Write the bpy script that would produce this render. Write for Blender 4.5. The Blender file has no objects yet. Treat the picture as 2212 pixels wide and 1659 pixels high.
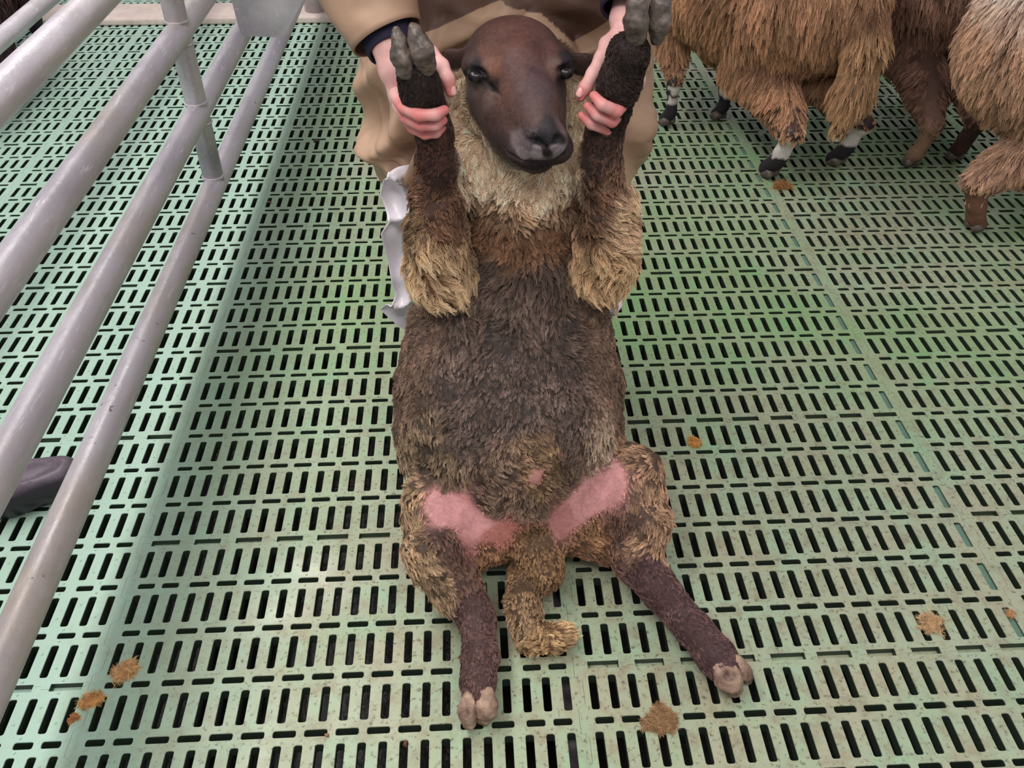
import bpy, bmesh, math, random
import numpy as np
from mathutils import Vector, Matrix, geometry
random.seed(7); rng = np.random.default_rng(7)
PI = math.pi
scene = bpy.context.scene
col = scene.collection

# ------------------------------------------------------------------ camera
UNIT = .0328
FPX, TILT, ROLL, YAW = 1889.3, 0.87092, 0.0057, -0.05374
CAM = np.array([-5.441*UNIT, -24.79*UNIT, 39.889*UNIT])
def _rz(a): return np.array([[math.cos(a), -math.sin(a), 0], [math.sin(a), math.cos(a), 0], [0, 0, 1]])
_ct, _st = math.cos(TILT), math.sin(TILT)
ROT = _rz(YAW) @ np.array([[1, 0, 0], [0, _ct, -_st], [0, _st, _ct]]) @ _rz(ROLL)
cd = bpy.data.cameras.new('camera'); cam = bpy.data.objects.new('camera', cd); col.objects.link(cam)
cd.sensor_width = 36; cd.lens = 36*FPX/2212; cd.clip_start = .02
M = Matrix([list(r) for r in ROT]).to_4x4(); M.translation = Vector(CAM); cam.matrix_world = M
scene.camera = cam
# ------------------------------------------------------------------ light of the barn
w = bpy.data.worlds.new('world'); scene.world = w; w.use_nodes = True
w.node_tree.nodes['Background'].inputs[0].default_value = (.95, .93, 1, 1)
w.node_tree.nodes['Background'].inputs[1].default_value = .38
def area(name, loc, sx, sy, power, rgb=(1, .96, .93), rot=(0, 0, 0)):
    l = bpy.data.lights.new(name, 'AREA'); l.shape = 'RECTANGLE'; l.size = sx; l.size_y = sy; l.energy = power; l.color = rgb
    o = bpy.data.objects.new(name, l); o.location = loc; o.rotation_euler = rot; col.objects.link(o); return o
area('tube_light', (-1.35, 1.2, 3.0), .6, 5.0, 106)
area('tube_light', (2.6, .6, 3.2), .25, 4.0, 28)
area('tube_light', (.1, -1.3, 2.7), 2.2, .4, 42)
vs = scene.view_settings
vs.view_transform = 'Standard'; vs.look = 'None'; vs.gamma = 1; vs.use_curve_mapping = False; vs.exposure = 0.0

# ------------------------------------------------------------------ helpers
def ray(px, py): return ROT @ np.array([(px-1106)/FPX, -(py-829.5)/FPX, -1.])
def at(px, py, y):                       # point seen at a pixel, standing at depth y of the barn
    d = ray(px, py); return CAM + d*((y-CAM[1])/d[1])
def atz(px, py, z):
    d = ray(px, py); return CAM + d*((z-CAM[2])/d[2])
def atx(px, py, x):
    d = ray(px, py); return CAM + d*((x-CAM[0])/d[0])
def m_per_px(p): return float(-((np.asarray(p)-CAM) @ ROT)[2])/FPX
def project(P):
    q = (np.asarray(P)-CAM) @ ROT
    return np.stack([1106-FPX*q[..., 0]/q[..., 2], 829.5+FPX*q[..., 1]/q[..., 2]], -1)

def tag(o, label=None, cat=None, group=None, kind=None):
    if label: o['label'] = label
    if cat: o['category'] = cat
    if group: o['group'] = group
    if kind: o['kind'] = kind
    return o
def empty(name, loc=(0, 0, 0), parent=None):
    o = bpy.data.objects.new(name, None); o.location = loc; o.empty_display_size = .05; col.objects.link(o)
    if parent: o.parent = parent
    return o
def link(name, me, mat=None, parent=None, smooth=True):
    if mat and not me.materials: me.materials.append(mat)
    if smooth and len(me.polygons): me.polygons.foreach_set('use_smooth', np.ones(len(me.polygons), bool))
    o = bpy.data.objects.new(name, me); col.objects.link(o)
    if parent:
        o.parent = parent; o.matrix_parent_inverse = parent.matrix_basis.inverted()
    return o
def pydata(name, V, F, mat=None, parent=None, smooth=True):
    me = bpy.data.meshes.new(name); me.from_pydata([tuple(map(float, v)) for v in V], [], F); me.update()
    return link(name, me, mat, parent, smooth)

# ---- node materials
def mat(name, rgb=(.5, .5, .5), rough=.6, spec=.5, metal=0.):
    m = bpy.data.materials.new(name); m.use_nodes = True; b = m.node_tree.nodes['Principled BSDF']
    b.inputs['Base Color'].default_value = (*rgb, 1); b.inputs['Roughness'].default_value = rough
    b.inputs['Specular IOR Level'].default_value = spec; b.inputs['Metallic'].default_value = metal
    return m
class NT:
    def __init__(s, m): s.t = m.node_tree; s.n = s.t.nodes; s.b = s.n['Principled BSDF']
    def new(s, k, **kw):
        nd = s.n.new(k)
        for a, v in kw.items(): setattr(nd, a, v)
        return nd
    def lk(s, a, b): s.t.links.new(a, b)
    def pos(s): return s.new('ShaderNodeNewGeometry').outputs['Position']
    def noise(s, vec, scale, detail=4, rough=.55, stretch=None):
        if stretch:
            mp = s.new('ShaderNodeMapping'); mp.inputs['Scale'].default_value = stretch; s.lk(vec, mp.inputs['Vector']); vec = mp.outputs[0]
        nd = s.new('ShaderNodeTexNoise'); nd.inputs['Scale'].default_value = scale; nd.inputs['Detail'].default_value = detail
        nd.inputs['Roughness'].default_value = rough; s.lk(vec, nd.inputs['Vector']); return nd.outputs['Fac']
    def ramp(s, fac, stops):
        r = s.new('ShaderNodeValToRGB'); el = r.color_ramp.elements
        while len(el) < len(stops): el.new(.5)
        for e, (p, c) in zip(el, stops):
            e.position = p; e.color = (*c, 1) if not isinstance(c, (int, float)) else (c, c, c, 1)
        s.lk(fac, r.inputs[0]); return r.outputs[0]
    def mix(s, f, a, b, mode='MIX'):
        x = s.new('ShaderNodeMix', data_type='RGBA', blend_type=mode)
        for sock, v in ((x.inputs[0], f), (x.inputs[6], a), (x.inputs[7], b)):
            if hasattr(v, 'is_output'): s.lk(v, sock)
            else: sock.default_value = v if isinstance(v, (int, float)) else (*v, 1)
        return x.outputs[2]
    def math(s, op, a, b=0.):
        x = s.new('ShaderNodeMath', operation=op)
        for sock, v in ((x.inputs[0], a), (x.inputs[1], b)):
            if hasattr(v, 'is_output'): s.lk(v, sock)
            else: sock.default_value = v
        return x.outputs[0]
    def bump(s, h, strength=.3, dist=.01):
        b = s.new('ShaderNodeBump'); b.inputs['Strength'].default_value = strength; b.inputs['Distance'].default_value = dist
        s.lk(h, b.inputs['Height']); s.lk(b.outputs[0], s.b.inputs['Normal'])
    def color(s, c): s.lk(c, s.b.inputs['Base Color'])
    def rough(s, c): s.lk(c, s.b.inputs['Roughness'])

def floor_mat():
    m = mat('green_plastic', (.3, .5, .35), .45, .5); t = NT(m); P = t.pos()
    sep = t.new('ShaderNodeSeparateXYZ'); t.lk(P, sep.inputs[0])
    base = t.mix(t.ramp(t.noise(P, 1.6, 3), [(.35, 0.), (.7, 1.)]), (.325, .49, .33), (.27, .43, .265))
    # the far side pen is washed: cooler, cleaner mint beyond the gate
    left = t.math('MULTIPLY', t.math('SUBTRACT', -.45, sep.outputs[0]), 2.2)
    left = t.ramp(left, [(0., 0.), (1., 1.)])
    base = t.mix(left, base, (.40, .59, .48))
    # wetter, greener tracks towards the sheep
    wet = t.math('MULTIPLY', t.ramp(t.noise(P, 1.1, 2), [(.35, 0.), (.52, 1.)]), t.ramp(t.math('MULTIPLY', sep.outputs[1], .6), [(.2, 0.), (.55, 1.)]))
    wet = t.math('MULTIPLY', wet, t.math('SUBTRACT', 1., left))
    base = t.mix(wet, base, (.19, .40, .16)); wetk = t.math('SUBTRACT', 1., t.math('MULTIPLY', wet, .45))
    dirty = t.math('SUBTRACT', 1., t.math('MULTIPLY', left, .88))
    dirty = t.math('MULTIPLY', dirty, wetk)
    d1 = t.math('MULTIPLY', t.ramp(t.noise(P, 7, 6, .65), [(.30, 0.), (.60, .92)]), dirty)
    c = t.mix(d1, base, (.38, .375, .255))
    d2 = t.math('MULTIPLY', t.ramp(t.noise(P, 26, 5, .7), [(.47, 0.), (.68, .75)]), dirty)
    c = t.mix(d2, c, (.27, .225, .145))
    d3 = t.math('MULTIPLY', t.ramp(t.noise(P, 110, 3, .6), [(.57, 0.), (.68, .75)]), dirty)
    c = t.mix(d3, c, (.10, .085, .05))
    t.color(c)
    t.rough(t.ramp(t.noise(P, 5, 4), [(.35, .22), (.65, .62)]))
    t.bump(t.noise(P, 160, 3), .12, .002)
    return m
M_FLOOR = floor_mat()
M_SLOT = mat('shaded_slot_wall', (.035, .055, .035), .5)  # near-black: shade inside the slots put into the wall colour, with some soiling
def metal_mat():
    m = mat('galvanised', (.5, .48, .52), .34, .5, .4); t = NT(m); P = t.pos()
    c = t.ramp(t.noise(P, 9, 5, .6, (1, .25, 1)), [(.3, (.42, .385, .43)), (.5, (.58, .54, .58)), (.75, (.74, .70, .73))])
    scr = t.ramp(t.noise(P, 120, 3, .7, (1, .12, 1)), [(.60, 0.), (.70, .6)])
    c = t.mix(scr, c, (.92, .90, .92))
    stain = t.ramp(t.noise(P, 3.3, 5, .7, (1, .5, 1)), [(.50, 0.), (.66, .6)])
    c = t.mix(stain, c, (.50, .42, .33))
    sp = t.ramp(t.noise(P, 42, 3, .6), [(.68, 0.), (.73, .9)])
    sep = t.new('ShaderNodeSeparateXYZ'); t.lk(P, sep.inputs[0])
    low = t.ramp(sep.outputs[2], [(.24, 1.), (.30, 0.)])
    c = t.mix(t.math('MULTIPLY', sp, low), c, (.12, .07, .04))
    t.color(c); t.rough(t.ramp(t.noise(P, 14, 4), [(.3, .30), (.7, .55)])); t.bump(t.noise(P, 46, 5, .7), .3, .004)
    return m
M_METAL = metal_mat()
def simple_noise(name, c1, c2, scale, rough=.8, bump=.3, spec=.3, dist=.01):
    m = mat(name, c1, rough, spec); t = NT(m); P = t.pos()
    n = t.noise(P, scale, 5, .6); t.color(t.ramp(n, [(.3, c1), (.7, c2)])); t.bump(n, bump, dist); return m
M_CONC = simple_noise('concrete', (.62, .50, .44), (.80, .68, .62), 14, .85, .4)
M_PIT = simple_noise('slurry', (.010, .008, .006), (.03, .024, .018), 9, .25, .6, .6)

# ------------------------------------------------------------------ slatted floor
P_ROW = 3.0266*UNIT; PAN_W = 24.36*UNIT; PAN_L = 6*P_ROW
def build_panel():
    u = UNIT; loops = []
    def slot(cx, cy, w_, h_, r=.0032):
        x0, x1, y0, y1 = cx-w_/2, cx+w_/2, cy-h_/2, cy+h_/2; k = r*.3
        return [(x0+r, y0), (x1-r, y0), (x1-k, y0+k), (x1, y0+r), (x1, y1-r), (x1-k, y1-k), (x1-r, y1), (x0+r, y1), (x0+k, y1-k), (x0, y1-r), (x0, y0+r), (x0+k, y0+k)]
    LW, LL, SH = .43*u, .625*P_ROW, .125*P_ROW
    for i in range(6):
        for k in range(24): loops.append(slot(k*u, (i+.5)*P_ROW, LW, LL))
    for i in range(1, 6):
        for c, w_ in [(.34, .94), (1.65, .94)] + [(3.25+1.5*j, 1.13) for j in range(12)] + [(21.35, .94), (22.66, .94)]:
            loops.append(slot(c*u, i*P_ROW, w_*u, SH))
    seam = [(.65, 1.6), (3.05, 1.5), (5.42, 1.5), (7.8, 1.5), (10.28, 1.8)]
    seam = seam + [(23-c, w_) for c, w_ in reversed(seam)]
    g = .0005; hh = SH*.55; jog = .0028
    # bottom edge left to right with half slots let in, same line shifted for the top edge
    def edge(y, s):                       # s=+1: bottom edge, -1: top edge
        pts = []; x = -.87*u
        for c, w_ in seam:
            a, b = (c-w_/2)*u, (c+w_/2)*u
            mid = (x+a)/2
            if pts: pts += [(mid, y+jog+s*g/2), (mid, y-jog+s*g/2)]
            pts += [(a, y-jog+s*g/2) if pts else (a, y+s*g/2), (a, y+s*hh), (b, y+s*hh), (b, y+jog+s*g/2)]
            x = b
        pts[-1] = (pts[-1][0], y+s*g/2)
        return pts
    def side(x0, rev):
        pts = []
        for i in range(6):
            for f, xx in ((0, -.87), (.21, -.87), (.29, -.5), (.71, -.5), (.79, -.87)):
                pts.append((x0+xx*u, (i+f)*P_ROW))
        pts.append((x0-.87*u, PAN_L-g/2)); pts[0] = (pts[0][0], g/2)
        return pts[::-1] if rev else pts
    outer = edge(0, 1) + side(PAN_W-g, False) + edge(PAN_L, -1)[::-1] + side(0, True)
    co, fa = [], []
    def addloop(l):
        s = len(co); co.extend(Vector(p) for p in l); fa.append(list(range(s, s+len(l))))
    addloop(outer)
    for l in loops: addloop(l[::-1])
    vv, ee, ff, *_ = geometry.delaunay_2d_cdt(co, [], fa, 5, 1e-6)
    V = [(v[0], v[1], 0.) for v in vv]; F = [tuple(f) for f in ff]
    if len(F):
        a, b, c = (Vector(V[i]) for i in F[0][:3])
        if (b-a).cross(c-a).z < 0: F = [f[::-1] for f in F]
    # slot walls, chamfered at the top and tapering open below
    TH = .026; walls = []
    for n_, l in enumerate([outer]+loops):
        s = len(V); n = len(l); c = np.mean(l, 0)
        ins = 0 if n_ == 0 else 1
        for z, gr in ((0, 0), (-.0012, -.0006), (-TH, .0012)):
            for p in l:
                d = np.array(p)-c
                q = np.array(p) + (np.sign(d)*gr*ins)
                V.append((q[0], q[1], z))
        for r in range(2):
            for i in range(n):
                a = s+r*n+i; b = s+r*n+(i+1) % n
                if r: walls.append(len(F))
                F.append((a, a+n, b+n, b) if n_ else (a, b, b+n, a+n)[::-1])
    # ledge under the seam slots
    for y0, y1 in ((-SH*.6, SH*.6),):
        s = len(V)
        for z in (-.013, -.02):
            V += [(-.3*u, y0, z), (23.3*u, y0, z), (23.3*u, y1, z), (-.3*u, y1, z)]
        F += [(s, s+1, s+2, s+3), (s+4, s+7, s+6, s+5), (s, s+4, s+5, s+1), (s+1, s+5, s+6, s+2), (s+2, s+6, s+7, s+3), (s+3, s+7, s+4, s)]
    # anti-slip studs
    def stud(x, y, r=.0026, h=.0016):
        s = len(V)
        for k in range(6): V.append((x+r*math.cos(k*PI/3), y+r*math.sin(k*PI/3), 0))
        for k in range(6): V.append((x+r*.55*math.cos(k*PI/3), y+r*.55*math.sin(k*PI/3), h))
        for k in range(6): F.append((s+k, s+(k+1) % 6, s+6+(k+1) % 6, s+6+k))
        F.append(tuple(range(s+6, s+12)))
    for i in range(6):
        for k in range(23):
            stud((k+.5)*u, (i+(.36 if (k+i) % 2 else .64))*P_ROW)
            if k % 2 == i % 2: stud((k+.1)*u, (i+.12)*P_ROW)
            else: stud((k+.1)*u, (i+.885)*P_ROW)
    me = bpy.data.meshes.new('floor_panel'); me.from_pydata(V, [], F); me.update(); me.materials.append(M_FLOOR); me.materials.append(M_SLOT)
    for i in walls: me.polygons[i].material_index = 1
    return me
floor = empty('floor'); tag(floor, 'green slatted plastic floor of interlocking panels', kind='structure')
pan = build_panel()
for c in range(-4, 4):
    for m_ in range(-2, 9):
        o = bpy.data.objects.new('floor_panel', pan); col.objects.link(o); o.parent = floor
        o.location = (c*PAN_W, m_*PAN_L + (3*P_ROW if c % 2 else 0), 0)
# beams and slurry pit below the slats
def box(name, x0, x1, y0, y1, z0, z1, m, parent=None, bevel=0.):
    bm = bmesh.new(); bmesh.ops.create_cube(bm, size=1)
    for v in bm.verts: v.co = ((x0+x1)/2+v.co.x*(x1-x0), (y0+y1)/2+v.co.y*(y1-y0), (z0+z1)/2+v.co.z*(z1-z0))
    if bevel: bmesh.ops.bevel(bm, geom=bm.edges[:], offset=bevel, segments=2, profile=.5, affect='EDGES')
    me = bpy.data.meshes.new(name); bm.to_mesh(me); bm.free()
    return link(name, me, m, parent, smooth=False)
M_BEAM = simple_noise('under_beam', (.10, .16, .12), (.16, .26, .19), 20, .7)
for x in (22.75, -25.2, -1.4, 46.5):
    mm = M_BEAM if x != -1.4 else simple_noise('dirty_beam', (.12, .10, .11), (.3, .27, .28), 30, .5)
    tag(box('floor_beam', (x-.1)*UNIT, (x+1.1)*UNIT, -1.3, 5.2, -.11, -.0265 if x > 0 else -.06, mm, floor))
M_PLUG = simple_noise('green_filler', (.10, .19, .14), (.14, .24, .18), 20, .6)
def plug_mesh():
    V = []; F = []; u = UNIT
    for i in range(6):
        x0, x1, y0, y1 = (23-.2)*u, (23+.2)*u, (i+.5-.3)*P_ROW, (i+.5+.3)*P_ROW; s = len(V)
        for z in (-.004, -.02): V += [(x0, y0, z-.003), (x1, y0, z), (x1, y1, z), (x0, y1, z-.003)]
        F += [(s, s+1, s+2, s+3), (s, s+4, s+5, s+1), (s+1, s+5, s+6, s+2), (s+2, s+6, s+7, s+3), (s+3, s+7, s+4, s)]
    me = bpy.data.meshes.new('slot_filler'); me.from_pydata(V, [], F); me.materials.append(M_PLUG); return me
_pm = plug_mesh()
for m_ in range(-2, 9):
    o = bpy.data.objects.new('slot_filler', _pm); col.objects.link(o); o.parent = floor; o.location = (0, m_*PAN_L, 0)
box('pit_bottom', -3.5, 3.6, -1.4, 5.4, -.40, -.35, M_PIT, floor)
tag(box('trim_1', -3.4, 3.4, 3.31, 3.54, .0005, .03, M_CONC, None, .008), 'pale concrete kerb strip across the far end of the green floor', kind='structure')

# ------------------------------------------------------------------ tube helper
def tube_mesh(name, pts, radii, seg=20, cap=True, flat=None):
    pts = [np.array(p, float) for p in pts]; V = []; F = []; n = len(pts)
    prev = None
    for i, p in enumerate(pts):
        t = pts[min(i+1, n-1)]-pts[max(i-1, 0)]; t = t/np.linalg.norm(t)
        if prev is None:
            a = np.array([0, 0, 1.]) if abs(t[2]) < .9 else np.array([1., 0, 0])
            prev = np.cross(t, a)
        x = prev - t*(prev@t); x /= np.linalg.norm(x); yv = np.cross(t, x); prev = x
        r = radii[i] if hasattr(radii, '__len__') else radii
        for k in range(seg):
            a = 2*PI*k/seg; V.append(p + (x*math.cos(a)+yv*math.sin(a))*r)
    for i in range(n-1):
        for k in range(seg):
            F.append((i*seg+k, i*seg+(k+1) % seg, (i+1)*seg+(k+1) % seg, (i+1)*seg+k))
    if cap: F.append(tuple(range(seg))[::-1]); F.append(tuple(range((n-1)*seg, n*seg)))
    me = bpy.data.meshes.new(name); me.from_pydata([tuple(v) for v in V], [], F); me.update(); return me
def tube(name, pts, radii, m, parent=None, seg=20): 
    me = tube_mesh(name, pts, radii, seg)
    o = link(name, me, m, parent, True)
    return o
def weld_ring(name, c, axis, r, t, parent):
    a = np.array(axis, float); pts = []
    e1 = np.cross(a, [.3, .5, .8]); e1 /= np.linalg.norm(e1); e2 = np.cross(a, e1); V = []; F = []; n, k = 24, 6
    for i in range(n):
        th = 2*PI*i/n; rr = r*(1+.03*math.sin(i*2.7)); d = e1*math.cos(th)+e2*math.sin(th)
        for j in range(k):
            ph = 2*PI*j/k; V.append(np.array(c)+d*(rr+t*math.cos(ph))+a*t*math.sin(ph))
    for i in range(n):
        for j in range(k): F.append((i*k+j, i*k+(j+1) % k, ((i+1) % n)*k+(j+1) % k, ((i+1) % n)*k+j))
    return pydata(name, V, F, M_METAL, parent)
# ------------------------------------------------------------------ pipe gate
gate = empty('pipe_gate', (-.85, 1.33, 0)); tag(gate, 'galvanised pipe gate with four parallel rails along the left', 'gate')
for z in (.222, .42, .615, .812):
    tube('rail', [(-.85, y, z) for y in np.linspace(-.95, 3.34, 20)], .0285, M_METAL, gate, 28)
tube('post', [(-.85, 1.325, z) for z in (.225, .5, .9, 1.2)], .0262, M_METAL, gate, 28)
for z in (.222+.026, .42+.026, .42-.026, .615+.026, .615-.026): weld_ring('weld_bead', (-.85, 1.325, z), (0, 0, 1), .0262, .0035, gate)
def plate():
    bm = bmesh.new()
    o_ = [(p[0]+.765, p[2]-.445) for p in (at(500, 0, 1.8), at(514, 55, 1.8), at(519, 70, 1.8), at(529, 78, 1.8), at(600, 81, 1.8), at(612, 79, 1.8), at(622, 62, 1.8), at(655, 0, 1.8))]
    o_ = [(o_[0][0]-.02, .42)]+o_+[(o_[-1][0]+.03, .42)]
    bm.faces.new([bm.verts.new((x, 0, z)) for x, z in o_]); r = bmesh.ops.extrude_face_region(bm, geom=bm.faces[:])
    for v in r['geom']:
        if isinstance(v, bmesh.types.BMVert): v.co.y += .006
    bmesh.ops.recalc_face_normals(bm, faces=bm.faces[:])
    me = bpy.data.meshes.new('end_plate'); bm.to_mesh(me); bm.free(); return me
pl = link('end_plate', plate(), M_METAL, gate, False); pl.matrix_parent_inverse = Matrix(); pl.location = (.085, 1.8-1.33, .445)
fp = tube('fence_post', [(-.862, 3.41, z) for z in (.03, .3, 1.2)], .052, M_METAL, None, 28); tag(fp, 'thick galvanised post standing on the pale kerb behind the gate', 'post')
far = empty('far_rail_fence', (-2.0, 1.5, 0)); tag(far, 'separate galvanised rail in the top left corner, farther than the gate', 'fence')
_q = CAM + ray(50, 43)*2.35
tube('rail', [(_q[0], y, _q[2]) for y in np.linspace(.0, 4.4, 9)], .024, M_METAL, far)
for y in (.2, 4.2): tube('post', [(_q[0], y, z) for z in (.0, .5, 1.1)], .024, M_METAL, far)

# ------------------------------------------------------------------ signed distance modelling -> one continuous mesh
class SDF:
    """smooth union / cut of tapered limbs and ellipsoids on a grid, meshed with surface nets"""
    def __init__(s, lo, hi, h):
        s.lo = np.array(lo, float); s.h = h
        n = np.ceil((np.array(hi)-s.lo)/h).astype(int)+1
        s.n = n; s.F = np.full(n, .05, np.float32)
        s.ax = [(s.lo[i]+h*np.arange(n[i])).astype(np.float32) for i in range(3)]
    def _sub(s, lo, hi, m):
        a = np.clip(np.floor((np.array(lo)-m-s.lo)/s.h).astype(int), 0, s.n); b = np.clip(np.ceil((np.array(hi)+m-s.lo)/s.h).astype(int)+1, 0, s.n)
        if (b <= a).any(): return None, None
        sl = tuple(slice(a[i], b[i]) for i in range(3))
        return sl, (s.ax[0][sl[0]][:, None, None], s.ax[1][sl[1]][None, :, None], s.ax[2][sl[2]][None, None, :])
    def _comb(s, sl, d, k, cut):
        f = s.F[sl]
        if cut:
            d = -d; hh = np.clip(.5-.5*(d-f)/-k if False else .5+.5*(d-f)/k, 0, 1); s.F[sl] = f*(1-hh)+d*hh+k*hh*(1-hh)
        else:
            hh = np.clip(.5+.5*(f-d)/k, 0, 1); s.F[sl] = f*(1-hh)+d*hh-k*hh*(1-hh)
    def limb(s, p0, p1, r0, r1, k=.01, n=None, flat=1., cut=False):
        p0 = np.array(p0, float); p1 = np.array(p1, float); R = max(r0, r1)*max(1, flat)
        sl, g = s._sub(np.minimum(p0, p1), np.maximum(p0, p1), R+k+.012)
        if sl is None: return
        q = [g[i]-p0[i] for i in range(3)]; d = p1-p0; L2 = max(d@d, 1e-9)
        t = np.clip((q[0]*d[0]+q[1]*d[1]+q[2]*d[2])/L2, 0, 1)
        e = [q[i]-t*d[i] for i in range(3)]; rr = r0+(r1-r0)*t
        e2 = e[0]**2+e[1]**2+e[2]**2
        if n is not None and flat != 1:
            n = np.array(n, float); n /= np.linalg.norm(n); c = e[0]*n[0]+e[1]*n[1]+e[2]*n[2]
            e2 = e2 + c*c*(1/flat**2-1)
        s._comb(sl, np.sqrt(e2)-rr, k, cut)
    def chain(s, pts, rad, k=.01, n=None, flat=1.):
        for i in range(len(pts)-1):
            fl = flat[i] if hasattr(flat, '__len__') else flat
            s.limb(pts[i], pts[i+1], rad[i], rad[i+1], k, n, fl)
    def ball(s, c, r, k=.01, axes=None, cut=False):
        c = np.array(c, float); r = np.array(r if hasattr(r, '__len__') else (r,)*3, float); R = r.max()
        sl, g = s._sub(c, c, R+k+.012)
        if sl is None: return
        A = np.eye(3) if axes is None else np.array([np.array(a)/np.linalg.norm(a) for a in axes])
        q = [g[i]-c[i] for i in range(3)]
        l = [(q[0]*A[i][0]+q[1]*A[i][1]+q[2]*A[i][2])/r[i] for i in range(3)]
        k0 = np.sqrt(l[0]**2+l[1]**2+l[2]**2); k1 = np.sqrt((l[0]/r[0])**2+(l[1]/r[1])**2+(l[2]/r[2])**2)
        s._comb(sl, k0*(k0-1)/np.maximum(k1, 1e-6), k, cut)
    def mesh(s):
        F = s.F; S = F < 0
        c = [(i, j, k) for i in (0, 1) for j in (0, 1) for k in (0, 1)]; n = s.n-1
        cnt = np.zeros(n, np.int8)
        for a in c: cnt += S[a[0]:a[0]+n[0], a[1]:a[1]+n[1], a[2]:a[2]+n[2]]
        act = (cnt > 0) & (cnt < 8); I = np.argwhere(act); idx = np.full(n, -1, np.int64); idx[act] = np.arange(len(I))
        val = {a: F[I[:, 0]+a[0], I[:, 1]+a[1], I[:, 2]+a[2]] for a in c}
        acc = np.zeros((len(I), 3)); num = np.zeros(len(I))
        for a in c:
            for d in range(3):
                if a[d]: continue
                b = tuple(a[i]+(i == d) for i in range(3)); va, vb = val[a], val[b]; m = (va < 0) != (vb < 0)
                t = np.where(m, va/np.where(m, va-vb, 1), 0); p = np.array(a, float)[None].repeat(len(I), 0); p[:, d] += t
                acc += p*m[:, None]; num += m
        V = s.lo+(I+acc/num[:, None])*s.h
        Q = []
        for d in range(3):
            e, f = [(1, 2), (2, 0), (0, 1)][d]
            lo = [0]*3; hi = [int(x) for x in s.n]; hi[d] -= 1; lo[e] = lo[f] = 1; hi[e] -= 1; hi[f] -= 1
            A = tuple(slice(lo[i], hi[i]) for i in range(3)); B = tuple(slice(lo[i]+(i == d), hi[i]+(i == d)) for i in range(3))
            sa, sb = S[A], S[B]; J = np.argwhere(sa != sb)+np.array(lo)
            ins = S[J[:, 0], J[:, 1], J[:, 2]]
            def g(de, df):
                K = J.copy(); K[:, e] += de; K[:, f] += df; return idx[K[:, 0], K[:, 1], K[:, 2]]
            q = np.stack([g(-1, -1), g(0, -1), g(0, 0), g(-1, 0)], 1); q[~ins] = q[~ins][:, ::-1]; Q.append(q)
        return V, np.concatenate(Q)
def np_mesh(name, V, Q):
    me = bpy.data.meshes.new(name); me.vertices.add(len(V)); me.vertices.foreach_set('co', np.asarray(V, np.float32).ravel())
    k = Q.shape[1]
    me.loops.add(Q.size); me.loops.foreach_set('vertex_index', Q.ravel().astype(np.int32))
    me.polygons.add(len(Q)); me.polygons.foreach_set('loop_start', np.arange(0, Q.size, k, dtype=np.int32))
    me.update(calc_edges=True); me.validate(); return me
def smooth_mesh(V, Q, it=2, lam=.5):
    E = np.concatenate([Q[:, [i, (i+1) % 4]] for i in range(4)])
    for _ in range(it):
        acc = np.zeros_like(V); n = np.zeros(len(V))
        for i in range(3): acc[:, i] = np.bincount(E[:, 0], V[E[:, 1], i], len(V))+np.bincount(E[:, 1], V[E[:, 0], i], len(V))
        n = np.bincount(E[:, 0], minlength=len(V))+np.bincount(E[:, 1], minlength=len(V))
        V = V+lam*(acc/np.maximum(n, 1)[:, None]-V)
    return V
def vnormals(V, Q):
    a = V[Q[:, 2]]-V[Q[:, 0]]; b = V[Q[:, 3]]-V[Q[:, 1]]; fn = np.cross(a, b); N = np.zeros_like(V)
    for i in range(3):
        for k in range(4): N[:, i] += np.bincount(Q[:, k], fn[:, i], len(V))
    return N/np.maximum(np.linalg.norm(N, axis=1, keepdims=True), 1e-12)
def vcolor(me, C, name='tint'):
    a = me.color_attributes.new(name, 'FLOAT_COLOR', 'POINT'); c = np.ones((len(C), 4), np.float32); c[:, :3] = C
    a.data.foreach_set('color', c.ravel())
# value noise (vectorised), roughly -1..1
_tab = rng.random((32, 32, 32)).astype(np.float32)*2-1
def vnoise(P, scale, oct=1):
    P = np.asarray(P, float)*scale; out = 0; amp = 1; tot = 0
    for o in range(oct):
        i = np.floor(P).astype(int); f = P-i; f = f*f*(3-2*f); r = 0
        for a in (0, 1):
            for b in (0, 1):
                for c in (0, 1):
                    wgt = (f[..., 0] if a else 1-f[..., 0])*(f[..., 1] if b else 1-f[..., 1])*(f[..., 2] if c else 1-f[..., 2])
                    r = r+wgt*_tab[(i[..., 0]+a) % 32, (i[..., 1]+b) % 32, (i[..., 2]+c) % 32]
        out = out+amp*r; tot += amp; amp *= .5; P = P*2.03+17.3
    return out/tot*1.6

# ------------------------------------------------------------------ hair: locks of strands as one curves object
def fur_mat(name, rough=.75, spec=.12, sheen=.0):
    m = mat(name, (.2, .15, .1), rough, spec); t = NT(m)
    a = t.new('ShaderNodeAttribute', attribute_name='tint'); t.color(a.outputs['Color']); return m
M_FUR = fur_mat('wool')
def sample_surface(V, Q, N, count, dens=None, gen=rng):
    a, b, c, d = (V[Q[:, i]] for i in range(4))
    ar = np.linalg.norm(np.cross(c-a, d-b), axis=1)/2
    if dens is not None: ar = ar*dens
    ar = ar/ar.sum(); f = gen.choice(len(Q), count, p=ar); u, v = gen.random((2, count))
    w_ = np.stack([(1-u)*(1-v), u*(1-v), u*v, (1-u)*v], 1)
    P = sum(V[Q[f, i]]*w_[:, i:i+1] for i in range(4)); n = sum(N[Q[f, i]]*w_[:, i:i+1] for i in range(4))
    return P, n/np.maximum(np.linalg.norm(n, axis=1, keepdims=True), 1e-9), f
def unit(v): return v/np.maximum(np.linalg.norm(v, axis=-1, keepdims=True), 1e-9)
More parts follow.
